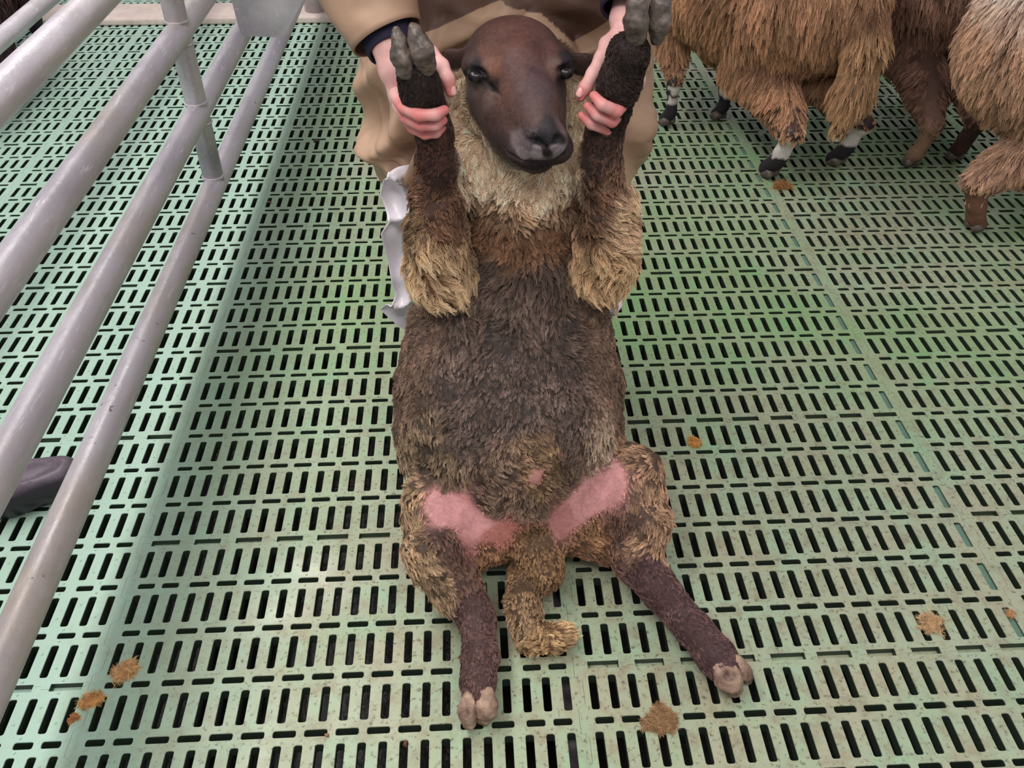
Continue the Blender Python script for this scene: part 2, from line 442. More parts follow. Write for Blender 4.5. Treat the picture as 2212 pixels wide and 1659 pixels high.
def locks(name, P, N, D, L, C_root, C_tip, per=10, spread=.006, clump=.85, curl=.15, rad=.0005, seg=6, lift=.35, parent=None, material=None, wave=.0, gen=rng, taper=.75):
    """P base, N normal, D comb direction, L length per lock; `per` strands gather towards a shared tip"""
    n = len(P); L = np.broadcast_to(L, (n,)).astype(float); spread = np.broadcast_to(spread, (n,)); clump = np.broadcast_to(clump, (n,)); curl = np.broadcast_to(curl, (n,)); lift = np.broadcast_to(lift, (n,))
    D = unit(D-N*np.sum(D*N, 1, keepdims=True)*.8)
    T = np.linspace(0, 1, seg)
    # guide
    dirs = [unit(N*(lift[:, None]*(1-t)+.06)+D*(.25+t)) for t in T]
    G = [P-N*np.minimum(.003, L*.12)[:, None]]; kink = gen.normal(size=(n, 3)); kink2 = gen.normal(size=(n, 3)); ph = gen.random(n)*6.28
    for i in range(1, seg):
        t = T[i]; wv = (np.sin(ph+t*9.)[:, None]*kink+np.cos(ph*1.7+t*7.)[:, None]*kink2)*curl[:, None]
        G.append(G[-1]+unit(dirs[i]+wv)*(L/(seg-1))[:, None])
    G = np.stack(G, 1)                                           # n,seg,3
    off = gen.normal(size=(n, per, 3)); off -= N[:, None]*np.sum(off*N[:, None], 2, keepdims=True); off *= (spread*.6)[:, None, None]
    ks = 1-clump[:, None]*(T**.8)[None]                           # n,seg
    S = G[:, None]+off[:, :, None]*ks[:, None, :, None]
    S = S+gen.normal(size=S.shape)*(L[:, None, None, None]*.015)*T[None, None, :, None]
    ln = 1-.3*gen.random((n, per))
    S = S[:, :, :1]+(S-S[:, :, :1])*ln[:, :, None, None]
    K = n*per; S = S.reshape(K*seg, 3)
    hc = bpy.data.hair_curves.new(name); hc.add_curves([seg]*K)
    hc.attributes['position'].data.foreach_set('vector', S.astype(np.float32).ravel()) if 'position' in hc.attributes else hc.points.foreach_set('position', S.astype(np.float32).ravel())
    r = hc.attributes.get('radius') or hc.attributes.new('radius', 'FLOAT', 'POINT')
    rr = (rad*(1-taper*T**2))[None].repeat(K, 0)*(.7+.6*gen.random((K, 1)))
    r.data.foreach_set('value', rr.astype(np.float32).ravel())
    a = hc.attributes.new('tint', 'FLOAT_COLOR', 'POINT')
    jit = (1+gen.normal(size=(n, per, 1, 1))*.10)*np.clip(1+gen.normal(size=(n, 1, 1, 1))*.20, .5, 1.6)
    cc = (C_root[:, None, None]*(1-T)[None, None, :, None]+C_tip[:, None, None]*T[None, None, :, None])*jit
    out = np.ones((K*seg, 4), np.float32); out[:, :3] = np.clip(cc, 0.002, 1).reshape(-1, 3); a.data.foreach_set('color', out.ravel())
    hc.materials.append(material or M_FUR)
    o = bpy.data.objects.new(name, hc); col.objects.link(o)
    if parent: o.parent = parent; o.matrix_parent_inverse = parent.matrix_basis.inverted()
    o['kind'] = 'stuff'
    return o
def body_mat(name, rough=.8, spec=.2, bump=.0):
    m = mat(name, (.2, .15, .1), rough, spec); t = NT(m); a = t.new('ShaderNodeAttribute', attribute_name='tint'); P = t.pos()
    t.color(t.mix(.35, a.outputs['Color'], t.mix(1., a.outputs['Color'], t.ramp(t.noise(P, 240, 3), [(.3, (.55, .55, .55)), (.7, (1.3, 1.3, 1.3))]), 'MULTIPLY')))
    if bump: t.bump(t.noise(P, 320, 3), bump, .003)
    return m

# ------------------------------------------------------------------ the sheep being held up
def lin(r, g, b): return tuple(((c/255)/12.92 if c/255 < .04045 else ((c/255+.055)/1.055)**2.4) for c in (r, g, b))
sheep = empty('sheep', (-.1, .33, 0)); tag(sheep, 'dark-faced brown woolly sheep sat up on its rump, front legs held by the hands', 'sheep')
S = SDF((-.52, -.16, -.015), (.42, .86, 1.0), .0045)
def K(px, py, y): return at(px, py, y)
def KZ(px, py, z): return atz(px, py, z)
def chain_px(S, L, k=.012, n=None, flat=1., z=False):
    pts = [(atz if z else at)(*q[:3]) for q in L]; S.chain(pts, [q[3]*m_per_px(p) for q, p in zip(L, pts)], k, n, flat); return pts
X = (1, 0, 0)
trunk = chain_px(S, [(1122, 1015, .335, 198), (1100, 905, .39, 208), (1100, 800, .44, 199), (1102, 700, .48, 176), (1108, 610, .50, 145), (1118, 520, .50, 112), (1120, 430, .49, 100), (1118, 330, .48, 100)], .03, X, 1.13)
S.ball(K(1110, 940, .33), (.155, .15, .15), .04)
# shoulders and raised front legs
for L in ([(985, 640, .47, 66), (955, 585, .42, 60), (945, 500, .405, 58), (945, 430, .395, 46), (946, 350, .385, 38), (938, 280, .375, 36), (922, 235, .365, 38), (908, 190, .355, 41), (898, 150, .35, 40)],
          [(1255, 640, .47, 66), (1300, 575, .42, 56), (1312, 500, .405, 55), (1306, 430, .395, 46), (1298, 350, .385, 38), (1306, 280, .375, 36), (1320, 235, .365, 37), (1336, 180, .35, 42), (1358, 115, .34, 46)]):
    chain_px(S, L, .016)
# hind legs: hip, stifle, hock, fetlock
hl = chain_px(S, [(1060, 1140, .12, 66), (930, 1085, .17, 60), (938, 1190, .13, 60), (985, 1265, .085, 48), (1030, 1330, .06, 37), (1038, 1420, .052, 35), (1034, 1470, .05, 36), (1031, 1500, .045, 32)], .016, z=True)
hr = chain_px(S, [(1210, 1120, .12, 66), (1365, 1020, .17, 58), (1388, 1130, .13, 54), (1370, 1200, .09, 50), (1425, 1275, .065, 40), (1500, 1360, .055, 37), (1546, 1418, .05, 39), (1570, 1445, .044, 34)], .016, z=True)
chain_px(S, [(1040, 1165, .09, 50), (965, 1230, .07, 42)], .02, z=True)
chain_px(S, [(1230, 1140, .09, 48), (1320, 1170, .07, 45)], .02, z=True)
# scrotum and tail
chain_px(S, [(1150, 1120, .10, 40), (1165, 1185, .095, 52), (1172, 1235, .07, 46)], .012, z=True)
tl = chain_px(S, [(1135, 1240, .05, 36), (1128, 1300, .045, 34), (1142, 1355, .04, 34)], .01, z=True)
chain_px(S, [(1142, 1375, .035, 30), (1205, 1375, .03, 30)], .012, z=True)
S.ball(K(1160, 1030, .20)+np.array([0, .03, -.01]), .012, .012)
# woolly collar either side of the face
chain_px(S, [(1004, 190, .50, 22), (998, 260, .475, 26), (1012, 330, .45, 34), (1055, 395, .43, 40), (1110, 425, .425, 44)], .014)
chain_px(S, [(1240, 190, .50, 18), (1243, 260, .475, 22), (1234, 330, .45, 30), (1200, 392, .43, 38), (1150, 422, .425, 44)], .014)
H = SDF((-.30, .22, .58), (.14, .62, .97), .0022)
# head
chain_px(H, [(1112, 160, .465, 98), (1116, 196, .44, 101), (1132, 250, .395, 84), (1160, 300, .345, 60)], .02)
chain_px(H, [(1112, 225, .45, 90), (1134, 285, .41, 72), (1158, 332, .365, 42)], .02)
H.ball(K(1108, 118, .46), (.068, .058, .052), .02)
chain_px(H, [(1122, 150, .40, 52), (1148, 215, .355, 42), (1172, 282, .308, 33)], .025)
H.ball(K(1180, 302, .315), (.030, .026, .024), .012)
H.ball(K(1136, 320, .338), (.028, .026, .022), .012); H.ball(K(1208, 318, .343), (.020, .024, .021), .012)
H.ball(K(1034, 142, .418), (.024, .026, .018), .022); H.ball(K(1208, 134, .418), (.022, .026, .018), .02)
chain_px(H, [(1015, 120, .47, 20), (975, 128, .48, 24), (940, 140, .49, 12)], .012, (0, 1, .4), .45)
chain_px(H, [(1218, 125, .47, 20), (1262, 140, .48, 25), (1298, 158, .49, 12)], .012, (0, 1, .4), .45)
def hit(S, px, py, t0=.5, t1=3., step=.0015):
    d = ray(px, py); t = np.arange(t0, t1, step); P = CAM+d*t[:, None]; I = np.round((P-S.lo)/S.h).astype(int)
    ok = ((I >= 0) & (I < S.n)).all(1); f = np.ones(len(t)); f[ok] = S.F[I[ok, 0], I[ok, 1], I[ok, 2]]
    j = np.argmax(f < 0); return P[j] if f[j] < 0 else None
# cuts: eye sockets, nostrils, mouth, lip cleft
eye_pts = []
for px, py in ((1027, 160), (1223, 152)):
    p = hit(H, px, py); eye_pts.append(p); H.ball(p, (.014, .012, .0075), .005, cut=True)
def groove(pts, r, k=.003):
    ps = [hit(H, *q) for q in pts]; rs = r if hasattr(r, '__len__') else [r]*len(ps)
    for i in range(len(ps)-1): H.limb(ps[i], ps[i+1], rs[i], rs[i+1], k, cut=True)
groove([(1145, 300), (1152, 300), (1163, 307), (1176, 315)], [.0025, .0065, .0065, .003]); groove([(1211, 296), (1205, 300), (1190, 315)], [.003, .006, .003])
groove([(1182, 316), (1183, 330), (1183, 342)], .0014, .0015)
groove([(1088, 318), (1108, 338), (1145, 351), (1184, 349), (1218, 332)], .0022, .003)
groove([(1045, 172), (1060, 188), (1082, 208)], [.0015, .0034, .0016])
# eyelids
for (ax0, ay0, sx) in ((1027, 160, 1), (1223, 152, -1)):
    for dy, r in ((-11, .0034), (10, .0026)):
        ps = [hit(H, ax0+sx*dx, ay0+dy*(1-(dx/17)**2)+ (dx*.12)) for dx in (-15, -8, 0, 8, 15)]
        for a_, b_ in zip(ps[:-1], ps[1:]):
            if a_ is not None and b_ is not None and np.linalg.norm(a_-b_) < .03: H.limb(a_+unit(CAM-a_)*.002, b_+unit(CAM-b_)*.002, r, r, .003)
def hit2(px, py):
    a, b = hit(S, px, py), hit(H, px, py)
    if a is None or b is None: return a if b is None else b
    return a if np.linalg.norm(a-CAM) < np.linalg.norm(b-CAM) else b
V, Q = S.mesh(); V = smooth_mesh(V, Q, 2); V2, Q2 = H.mesh(); V2 = smooth_mesh(V2, Q2, 2); nb_ = len(V)
V, Q = np.concatenate([V, V2]), np.concatenate([Q, Q2+nb_]); N = vnormals(V, Q)
# anchors: px, py, tip colour, root colour, length mm, lock spread mm, comb (x,y,z), lift, clump
A = []
def anc(px, py, tip, root, L, sp, comb=(0, -.1, -1), lift=.45, clump=.85):
    p = hit2(px, py)
    if p is not None: A.append((p, lin(*tip), lin(*root), L/1000, sp/1000, comb, lift, clump))
BR, DK = (116, 95, 82), (58, 46, 40)
for x, y in ((1110, 700), (1020, 720), (1200, 720)): anc(x, y, (122, 104, 94), (54, 45, 40), 22, 5)
for x, y in ((1110, 620), (1060, 600), (1180, 600)): anc(x, y, (118, 100, 90), (46, 38, 34), 30, 5, (0, -.3, -1), .6, .97)
for x, y in ((1110, 820), (1010, 840), (1200, 840), (1110, 900), (1000, 930), (1220, 930)): anc(x, y, (116, 99, 91), (58, 48, 43), 12, 5, (0, -.2, -1), .7, .8)
for x, y in ((885, 760), (870, 870), (1320, 780), (1335, 880), (930, 700), (1280, 700)): anc(x, y, (132, 108, 92), (80, 64, 55), 12, 3, (0, 0, -1), .5, .5)
for x, y in ((920, 960), (890, 1000), (960, 1000)): anc(x, y, (158, 136, 112), (66, 54, 44), 24, 5, (.5, -.4, -1), .3, .95)
for x, y in ((1100, 1020), (1150, 1080), (1230, 1010), (1060, 1080)): anc(x, y, (128, 107, 92), (66, 52, 44), 15, 4.5, (0, -.5, -.6), .4, .9)
anc(1300, 985, (196, 176, 152), (96, 76, 62), 18, 4); anc(1160, 970, (150, 125, 98), (80, 60, 45), 18, 5)
for x, y in ((890, 1070), (880, 1130), (915, 1200), (950, 1260)): anc(x, y, (178, 150, 120), (84, 66, 52), 24, 5, (.25, -.7, -.5), .3, .92)
for x, y in ((960, 1170), (990, 1240), (1350, 1150)): anc(x, y, (118, 92, 80), (66, 48, 42), 13, 3.5, (.2, -.8, -.4), .3, .8)
for x, y in ((1380, 980), (1410, 1050), (1425, 1120), (1410, 1180)): anc(x, y, (182, 148, 120), (86, 66, 54), 22, 5, (-.1, -.8, -.6), .3, .9)
for x, y in ((1040, 1360), (1035, 1430), (1030, 1490), (1020, 1310)): anc(x, y, (104, 80, 76), (74, 54, 52), 8, 2, (0, -1, -.1), .3, .3)
for x, y in ((1400, 1250), (1450, 1310), (1510, 1370), (1560, 1430)): anc(x, y, (104, 80, 78), (74, 54, 54), 8, 2, (.7, -1, -.1), .3, .3)
for x, y in ((1000, 1110), (965, 1095), (1040, 1135), (1290, 1060), (1325, 1030), (1260, 1100)): anc(x, y, (200, 142, 140), (196, 138, 136), .1, 1)
anc(1080, 1160, (170, 110, 100), (160, 100, 92), 3, 1.5); anc(1215, 1125, (176, 118, 116), (168, 112, 110), .5, 1)
for dx, dy in ((-26, 0), (26, 0), (0, -26), (0, 26)): anc(1160+dx, 1028+dy, (150, 124, 96), (84, 64, 48), 14, 4, (0, -.5, -.6), .4, .9)
anc(1160, 1030, (190, 134, 124), (184, 124, 116), .1, 1)
for x, y in ((1075, 1190), (1270, 1150)): anc(x, y, (178, 138, 104), (92, 66, 48), 14, 5, (.3, -.6, -.6), .5, .9)
for x, y in ((1150, 1180), (1190, 1230), (1130, 1240)): anc(x, y, (150, 120, 88), (84, 62, 46), 9, 3.5)
for x, y in ((1130, 1300), (1120, 1340)): anc(x, y, (152, 126, 98), (82, 64, 48), 13, 3, (0, -1, -.2), .4, .8)
for x, y in ((1170, 1385), (1220, 1380)): anc(x, y, (204, 172, 130), (116, 88, 62), 17, 4.5, (.5, -1, .1), .5, .85)
for x, y in ((950, 590), (930, 550), (980, 600), (905, 560)): anc(x, y, (226, 198, 160), (138, 104, 74), 40, 9, (.5, -.55, -.9), .85, .97)
for x, y in ((890, 500), (890, 450), (880, 550)): anc(x, y, (96, 80, 62), (150, 125, 95), 26, 6, (-.6, -.2, -1), .7, .95)
for x, y in ((950, 500), (960, 450), (920, 420)): anc(x, y, (140, 106, 84), (80, 56, 46), 18, 5, (0, -.2, -1), .5, .9)
for x, y in ((940, 380), (940, 330)): anc(x, y, (82, 57, 50), (52, 36, 32), 9, 2.5, (0, 0, -1), .35, .4)
for x, y in ((1310, 560), (1330, 590), (1290, 580)): anc(x, y, (224, 192, 152), (138, 104, 72), 36, 8, (.1, -.6, -1), .8, .97)
for x, y in ((1340, 520), (1345, 460), (1330, 500)): anc(x, y, (212, 182, 150), (150, 122, 98), 28, 6, (.5, -.3, -.9), .7, .92)
for x, y in ((1280, 500), (1290, 440), (1310, 400)): anc(x, y, (128, 98, 78), (72, 54, 44), 18, 5, (.2, -.2, -1), .5, .9)
for x, y in ((1290, 350), (1290, 320)): anc(x, y, (88, 66, 58), (54, 40, 36), 9, 2.5, (0, 0, -1), .35, .4)
DKB = (34, 26, 24)
for x, y in ((925, 250), (908, 190), (900, 165), (1320, 240), (1335, 190), (1355, 130)): anc(x, y, (52, 42, 38), DKB, 7, 2, (0, -.3, -1), .4, .4)
CR = (232, 208, 180)
for x, y in ((990, 230), (995, 190), (1000, 280), (1245, 220), (1248, 270), (1010, 320), (1030, 370), (1050, 400), (1240, 330), (1225, 380), (1100, 420), (1180, 420)): anc(x, y, (248, 230, 206), (226, 196, 164), 18, 8, (0, -.5, -1), .8, .93)
for x, y in ((1120, 465), (1060, 450), (1190, 450)): anc(x, y, (196, 164, 134), (120, 92, 74), 26, 5, (0, -.4, -1), .6, .9)
for x, y in ((1110, 510), (1050, 500), (1180, 510), (1110, 545)): anc(x, y, (156, 118, 92), (90, 66, 52), 22, 4, (0, -.3, -1), .5, .75)
# short-haired face, with its own rusty and grey patches
for x, y, c in ((1110, 80, (96, 64, 58)), (1110, 130, (96, 68, 64)), (1060, 110, (100, 68, 58)), (1170, 110, (90, 62, 58)), (1060, 140, (116, 80, 66)), (1150, 170, (78, 60, 62)), (1120, 170, (92, 68, 64)),
                (1030, 185, (98, 80, 76)), (1060, 205, (104, 82, 76)), (1030, 230, (82, 62, 58)), (1090, 210, (102, 74, 64)), (1140, 220, (82, 62, 60)), (1180, 200, (84, 66, 68)), (1200, 150, (110, 84, 76)),
                (1205, 230, (100, 76, 66)), (1070, 260, (80, 60, 56)), (1110, 260, (92, 68, 62)), (1150, 260, (84, 64, 60)), (1180, 275, (52, 46, 48)), (1176, 295, (44, 40, 44)), (1120, 300, (112, 98, 98)),
                (1130, 330, (134, 120, 122)), (1160, 336, (150, 138, 138)), (1205, 325, (146, 136, 138)), (1215, 280, (104, 88, 86)), (1090, 310, (70, 54, 52)), (1150, 360, (48, 38, 38)), (1110, 345, (50, 40, 40)), (1190, 360, (52, 42, 42)),
                (1148, 301, (14, 12, 14)), (1156, 304, (12, 10, 12)), (1165, 309, (14, 12, 14)), (1175, 314, (22, 18, 20)), (1206, 300, (14, 12, 14)), (1198, 307, (20, 16, 18)), (1183, 328, (40, 32, 34)), (1150, 288, (86, 74, 76)), (1160, 320, (120, 108, 110)), (1200, 318, (118, 106, 108)), (1140, 308, (110, 98, 100)), (1112, 336, (60, 48, 48)), (1145, 349, (46, 36, 38)), (1180, 350, (46, 36, 38)), (1212, 336, (56, 44, 46)), (970, 130, (74, 52, 48)), (1265, 145, (74, 54, 50)), (1010, 130, (70, 52, 50)), (1014, 160, (30, 26, 28)), (1027, 148, (26, 23, 26)), (1027, 172, (36, 30, 32)), (1040, 160, (30, 26, 28)), (1226, 140, (30, 26, 28)), (1212, 155, (40, 32, 34)), (1066, 193, (34, 28, 30))):
    anc(x, y, c, tuple(int(v*.8) for v in c), 2.6, 1.6, (0, -.2, -1), .12, .05)
# the back and flanks away from the photograph
for p, c in (((-.1, .68, .4), (128, 106, 90)), ((-.1, .62, .15), (120, 98, 82)), ((-.1, .66, .62), (150, 120, 98)), ((-.32, .5, .3), (128, 104, 88)), ((.12, .5, .3), (128, 104, 88))):
    A.append((np.array(p), lin(*c), lin(70, 56, 48), .02, .004, (0, .1, -1), .5, .7))
for p in ((-.11, .60, .80), (-.11, .58, .72)): A.append((np.array(p), lin(*CR), lin(176, 142, 108), .022, .006, (0, .3, -1), .7, .9))
AP = np.array([a[0] for a in A]); AT = np.array([a[1] for a in A]); AR = np.array([a[2] for a in A])
AX = np.array([[a[3], a[4], a[6], a[7]] for a in A]); AC = np.array([a[5] for a in A], float)
def field(P, power=6):
    out = []; P = P+np.stack([vnoise(P+1, 26, 2), vnoise(P+2, 26, 2), vnoise(P+4, 26, 2)], 1)*.011*np.clip((np.linalg.norm((P-K(1120, 200, .38))*np.array([1, .6, 1]), axis=1)-.09)/.05, 0, 1)[:, None]
    for c in np.array_split(np.arange(len(P)), max(1, len(P)//20000)):
        d2 = ((P[c][:, None]-AP[None])**2).sum(2)+1e-7; w_ = d2**(-power/2); w_ /= w_.sum(1, keepdims=True)
        out.append(np.concatenate([w_@AT, w_@AR, w_@AX, w_@AC], 1))
    F = np.concatenate(out); return F[:, :3], F[:, 3:6], F[:, 6:10], F[:, 10:13]
tip, root, ax, comb = field(V)
isface = ax[:, 0] < .0045
C = np.where(isface[:, None], tip*(1+.22*vnoise(V, 55, 3)+.10*vnoise(V, 260))[:, None], root*.85*(1+.12*vnoise(V, 60, 2))[:, None])
pink = (ax[:, 0] < .0015)
# lumpy fleece skin
V = V+N*((vnoise(V, 28, 2)*.005+vnoise(V, 75)*.0042)*np.clip((ax[:, 0]-.006)/.01, 0, 1))[:, None]
me = np_mesh('body', V, Q); vcolor(me, C); M_BODY = body_mat('sheep_skin', .62, .3, .25)
link('body', me, M_BODY, sheep)
# fleece
dens = np.clip(.0065/np.clip(ax[:, 1], .0012, .02), .5, 2.2)*np.where(N[:, 1] > .55, .35, 1)*(ax[:, 0] > .0016)
dens = np.where((ax[:, 0] < .0045), 3.2*(ax[:, 0] > .0016), dens)
P, n, f = sample_surface(V, Q, N, 56000, dens[Q[:, 0]])
tip, root, ax, comb = field(P)
long_ = ax[:, 0] > .0045
def sel(m, *a): return [q[m] for q in a]
lump = vnoise(P, 45, 2)
def do_locks(name, m, per, rad, **kw):
    p, nn, t_, r_, a_, c_ = sel(m, P, n, tip, root, ax, comb)
    mixr = np.clip(.5+.9*lump[m], 0, 1)[:, None]
    t2 = t_*(1.0+.75*mixr); t2 = t2*(1+.15*vnoise(p, 12, 2))[:, None]; t2 = t2*np.minimum(1, .93/np.maximum(t2.max(1), 1e-6))[:, None]
    c_ = c_+np.stack([vnoise(p+3, 22), vnoise(p+7, 22), vnoise(p+11, 22)*.3], 1)*.9
    return locks(name, p, nn, c_, a_[:, 0]*(1+.35*rng.normal(size=len(p))*.6), r_*1.25, t2, per=per, spread=a_[:, 1], clump=a_[:, 3], lift=a_[:, 2], rad=rad, parent=sheep, **kw)
do_locks('wool', long_, 11, .00042, curl=.35, seg=6)
do_locks('face_hair', ~long_, 9, .00013, curl=.02, seg=3)
# eyes
M_EYE = mat('eye', (.012, .008, .008), .28, .5)
def ball_mesh(name, c, r, m, parent, seg=20):
    bm = bmesh.new(); bmesh.ops.create_uvsphere(bm, u_segments=seg, v_segments=seg//2, radius=1)
    for v in bm.verts: v.co = Vector(c)+Vector((v.co.x*r[0], v.co.y*r[1], v.co.z*r[2]))
    me = bpy.data.meshes.new(name); bm.to_mesh(me); bm.free(); return link(name, me, m, parent)
vd = unit(np.array([0, .76, -.64]))
for p in eye_pts: ball_mesh('eye', p+np.array([0, .0085, -.0062]), (.0125, .0115, .0095), M_EYE, sheep)
# hooves: two claws to a foot
def horn(name):
    m = mat(name, (.1, .08, .07), .42, .45); t = NT(m); Pn = t.pos(); nz = t.noise(Pn, 55, 5, .65)
    t.color(t.ramp(nz, [(.3, lin(58, 50, 46)), (.55, lin(104, 92, 84)), (.75, lin(140, 126, 116))])); t.bump(nz, .35, .003); return m
M_HOOF = horn('hoof_horn')
M_HOOFT = simple_noise('tan_hoof', lin(84, 62, 54), lin(190, 160, 138), 42, .7, .6, .3, .004)
def claw(pts, m, z=False, h=.002):
    P_ = [(atz if z else at)(*q[:3]) for q in pts]; r = [q[3]*m_per_px(p) for q, p in zip(pts, P_)]
    lo = np.min(P_, 0)-max(r)-.008; hi = np.max(P_, 0)+max(r)+.008; s = SDF(lo, hi, h)
    s.chain(P_, r, .006); 
    v, q = s.mesh(); v = smooth_mesh(v, q, 2); nn = vnormals(v, q); v = v+nn*(vnoise(v, 90, 2)*.0016+vnoise(v, 240, 2)*.0007)[:, None]
    return link('hoof', np_mesh('hoof', v, q), m, sheep)
claw([(876, 152, .335, 20), (868, 122, .33, 23), (862, 92, .335, 17), (856, 66, .34, 10)], M_HOOF)
claw([(922, 140, .335, 22), (912, 112, .325, 25), (902, 84, .33, 19), (893, 58, .335, 11)], M_HOOF)
claw([(1374, 78, .325, 22), (1374, 45, .315, 26), (1378, 10, .315, 22), (1384, -30, .32, 12)], M_HOOF)
claw([(1420, 80, .335, 18), (1424, 48, .325, 22), (1428, 12, .325, 20), (1430, -28, .33, 11)], M_HOOF)
claw([(1048, 1500, .055, 20), (1050, 1527, .044, 25), (1045, 1548, .024, 19)], M_HOOFT, True)
claw([(1014, 1508, .053, 18), (1010, 1538, .040, 21), (1014, 1560, .021, 16)], M_HOOFT, True)
claw([(1556, 1440, .056, 22), (1572, 1464, .046, 29), (1585, 1486, .025, 20)], M_HOOFT, True)
claw([(1590, 1430, .056, 17), (1604, 1450, .044, 18), (1615, 1468, .024, 12)], M_HOOFT, True)

# ------------------------------------------------------------------ the person holding the sheep
person = empty('person', (-.05, .82, 0)); tag(person, 'person in a khaki coat and white apron bending over to grip the front legs', 'person')
def skin_mat():
    m = mat('skin', lin(226, 170, 160), .48, .4); t = NT(m); a = t.new('ShaderNodeAttribute', attribute_name='tint'); P = t.pos()
    t.color(t.mix(.5, a.outputs['Color'], t.mix(1., a.outputs['Color'], t.ramp(t.noise(P, 90, 4), [(.35, (.84, .78, .78)), (.65, (1.08, 1.05, 1.05))]), 'MULTIPLY')))
    t.bump(t.noise(P, 420, 3), .15, .002); m.node_tree.nodes['Principled BSDF'].inputs['Subsurface Weight'].default_value = .08
    m.node_tree.nodes['Principled BSDF'].inputs['Subsurface Radius'].default_value = (.006, .003, .002); return m
M_SKIN = skin_mat()
LH = dict(wrist=[(800, 20, .50, 42), (838, 100, .435, 33), (850, 150, .42, 30)],
          palm=[(852, 150, .425, 30), (872, 205, .415, 30), (892, 240, .41, 28)], palm2=[(850, 150, .43, 26), (905, 140, .425, 20)],
          fingers=[[(856, 205, .388, 17), (872, 232, .352, 14.5), (905, 249, .325, 13.5), (941, 248, .322, 13), (960, 238, .332, 11)],
                   [(862, 228, .395, 16), (880, 256, .355, 14), (910, 271, .333, 13), (941, 270, .333, 12.5), (957, 260, .343, 10.5)],
                   [(874, 248, .40, 15), (892, 275, .362, 13.5), (918, 289, .345, 12.5), (942, 286, .345, 12), (955, 275, .355, 10)],
                   [(890, 262, .405, 14), (905, 290, .375, 12), (925, 300, .36, 11), (942, 299, .36, 10.5), (950, 290, .366, 9)]],
          thumb=[(880, 120, .435, 20), (930, 115, .405, 16), (955, 142, .385, 14.5), (968, 172, .372, 14), (974, 200, .367, 11)], nail=(978, 196))
RH = dict(wrist=[(1372, -60, .52, 42), (1352, 40, .46, 33), (1356, 110, .43, 31)],
          palm=[(1358, 110, .43, 30), (1362, 170, .415, 29), (1340, 225, .41, 27)], palm2=[(1350, 90, .44, 24), (1318, 100, .42, 20)],
          fingers=[[(1372, 165, .40, 18), (1364, 205, .365, 15.5), (1332, 240, .325, 14), (1300, 226, .318, 13), (1283, 207, .328, 11)],
                   [(1366, 195, .405, 17), (1352, 232, .368, 14.5), (1322, 262, .335, 13.5), (1290, 249, .328, 12.5), (1270, 230, .338, 10.5)],
                   [(1356, 220, .41, 15), (1344, 254, .378, 13.5), (1312, 280, .35, 12.5), (1278, 268, .342, 12), (1257, 250, .350, 10)],
                   [(1348, 240, .415, 14), (1342, 274, .385, 12), (1326, 293, .368, 11), (1308, 296, .362, 10.5), (1296, 289, .366, 9)]],
          thumb=[(1335, 75, .44, 19), (1310, 95, .415, 15), (1298, 125, .395, 14), (1281, 160, .378, 14.5), (1264, 190, .368, 14), (1255, 210, .364, 10)], nail=(1253, 200))
def hand(D):
    allp = [at(*q[:3]) for k in ('wrist', 'palm', 'palm2', 'thumb') for q in D[k]]+[at(*q[:3]) for f in D['fingers'] for q in f]
    s = SDF(np.min(allp, 0)-.05, np.max(allp, 0)+.05, .0021)
    nb = unit(np.array([0, -.8, .3]))
    chain_px(s, D['wrist'], .01, nb, .8); chain_px(s, D['palm'], .012, nb, .8); chain_px(s, D['palm2'], .012)
    chain_px(s, D['thumb'], .006)
    for f in D['fingers']: chain_px(s, f, .0028)
    v, q = s.mesh(); v = smooth_mesh(v, q, 2)
    c = np.tile(np.array(lin(232, 182, 176)), (len(v), 1))
    kn = [at(*f[i][:3]) for f in D['fingers'] for i in (1, 2, 4)]+[at(*D['thumb'][-1][:3])]
    d = np.min(np.linalg.norm(v[:, None]-np.array(kn)[None], axis=2), 1); wgt = np.clip(1-(d-.008)/.022, 0, 1)[:, None]
    c = c*(1-wgt)+np.array(lin(214, 128, 124))*wgt
    return s, v, q, c
parts = []
sl_, v, q, c = hand(LH); parts.append((v, q, c)); sr_, v, q, c = hand(RH); parts.append((v, q, c))
B = SDF((-.62, .22, -.01), (.55, 1.35, 1.72), .011)
for sx in (-1, 1):
    x = -.06+sx*.13
    B.chain([(x-.01*sx, .78, .06), (x, .80, .46), (x-.02*sx, .93, .88)], [.045, .062, .09], .03)
    B.limb((x, .76, .045), (x+.02*sx, .62, .035), .045, .035, .02)
    w_ = at(*(LH if sx < 0 else RH)['wrist'][0][:3]); sh = np.array([-.06+sx*.20, .56, 1.26]); el = (w_+sh)/2+np.array([sx*.10, .05, -.02])
    B.chain([sh, el, w_], [.058, .046, .030], .03)
B.chain([(-.06, .93, .90), (-.06, .84, 1.08), (-.06, .62, 1.25)], [.135, .135, .13], .05, X, 1.25)
B.limb((-.06, .56, 1.30), (-.06, .46, 1.38), .055, .052, .03)
B.ball((-.06, .40, 1.44), (.075, .11, .10), .02); B.ball((-.06, .345, 1.385), (.055, .065, .065), .02)
B.ball((-.06, .29, 1.395), (.014, .022, .022), .008)
for sx in (-1, 1): B.ball((-.06+sx*.078, .41, 1.43), (.010, .02, .032), .006); B.ball((-.06+sx*.03, .295, 1.43), (.013, .010, .009), .004, cut=True)
B.limb((-.085, .29, 1.352), (-.035, .29, 1.352), .004, .004, .003, cut=True)
v, q = B.mesh(); v = smooth_mesh(v, q, 1); parts.append((v, q, np.tile(np.array(lin(226, 176, 164)), (len(v), 1))))
off = 0; VV, QQ, CC = [], [], []
for v, q, c in parts: VV.append(v); QQ.append(q+off); CC.append(c); off += len(v)
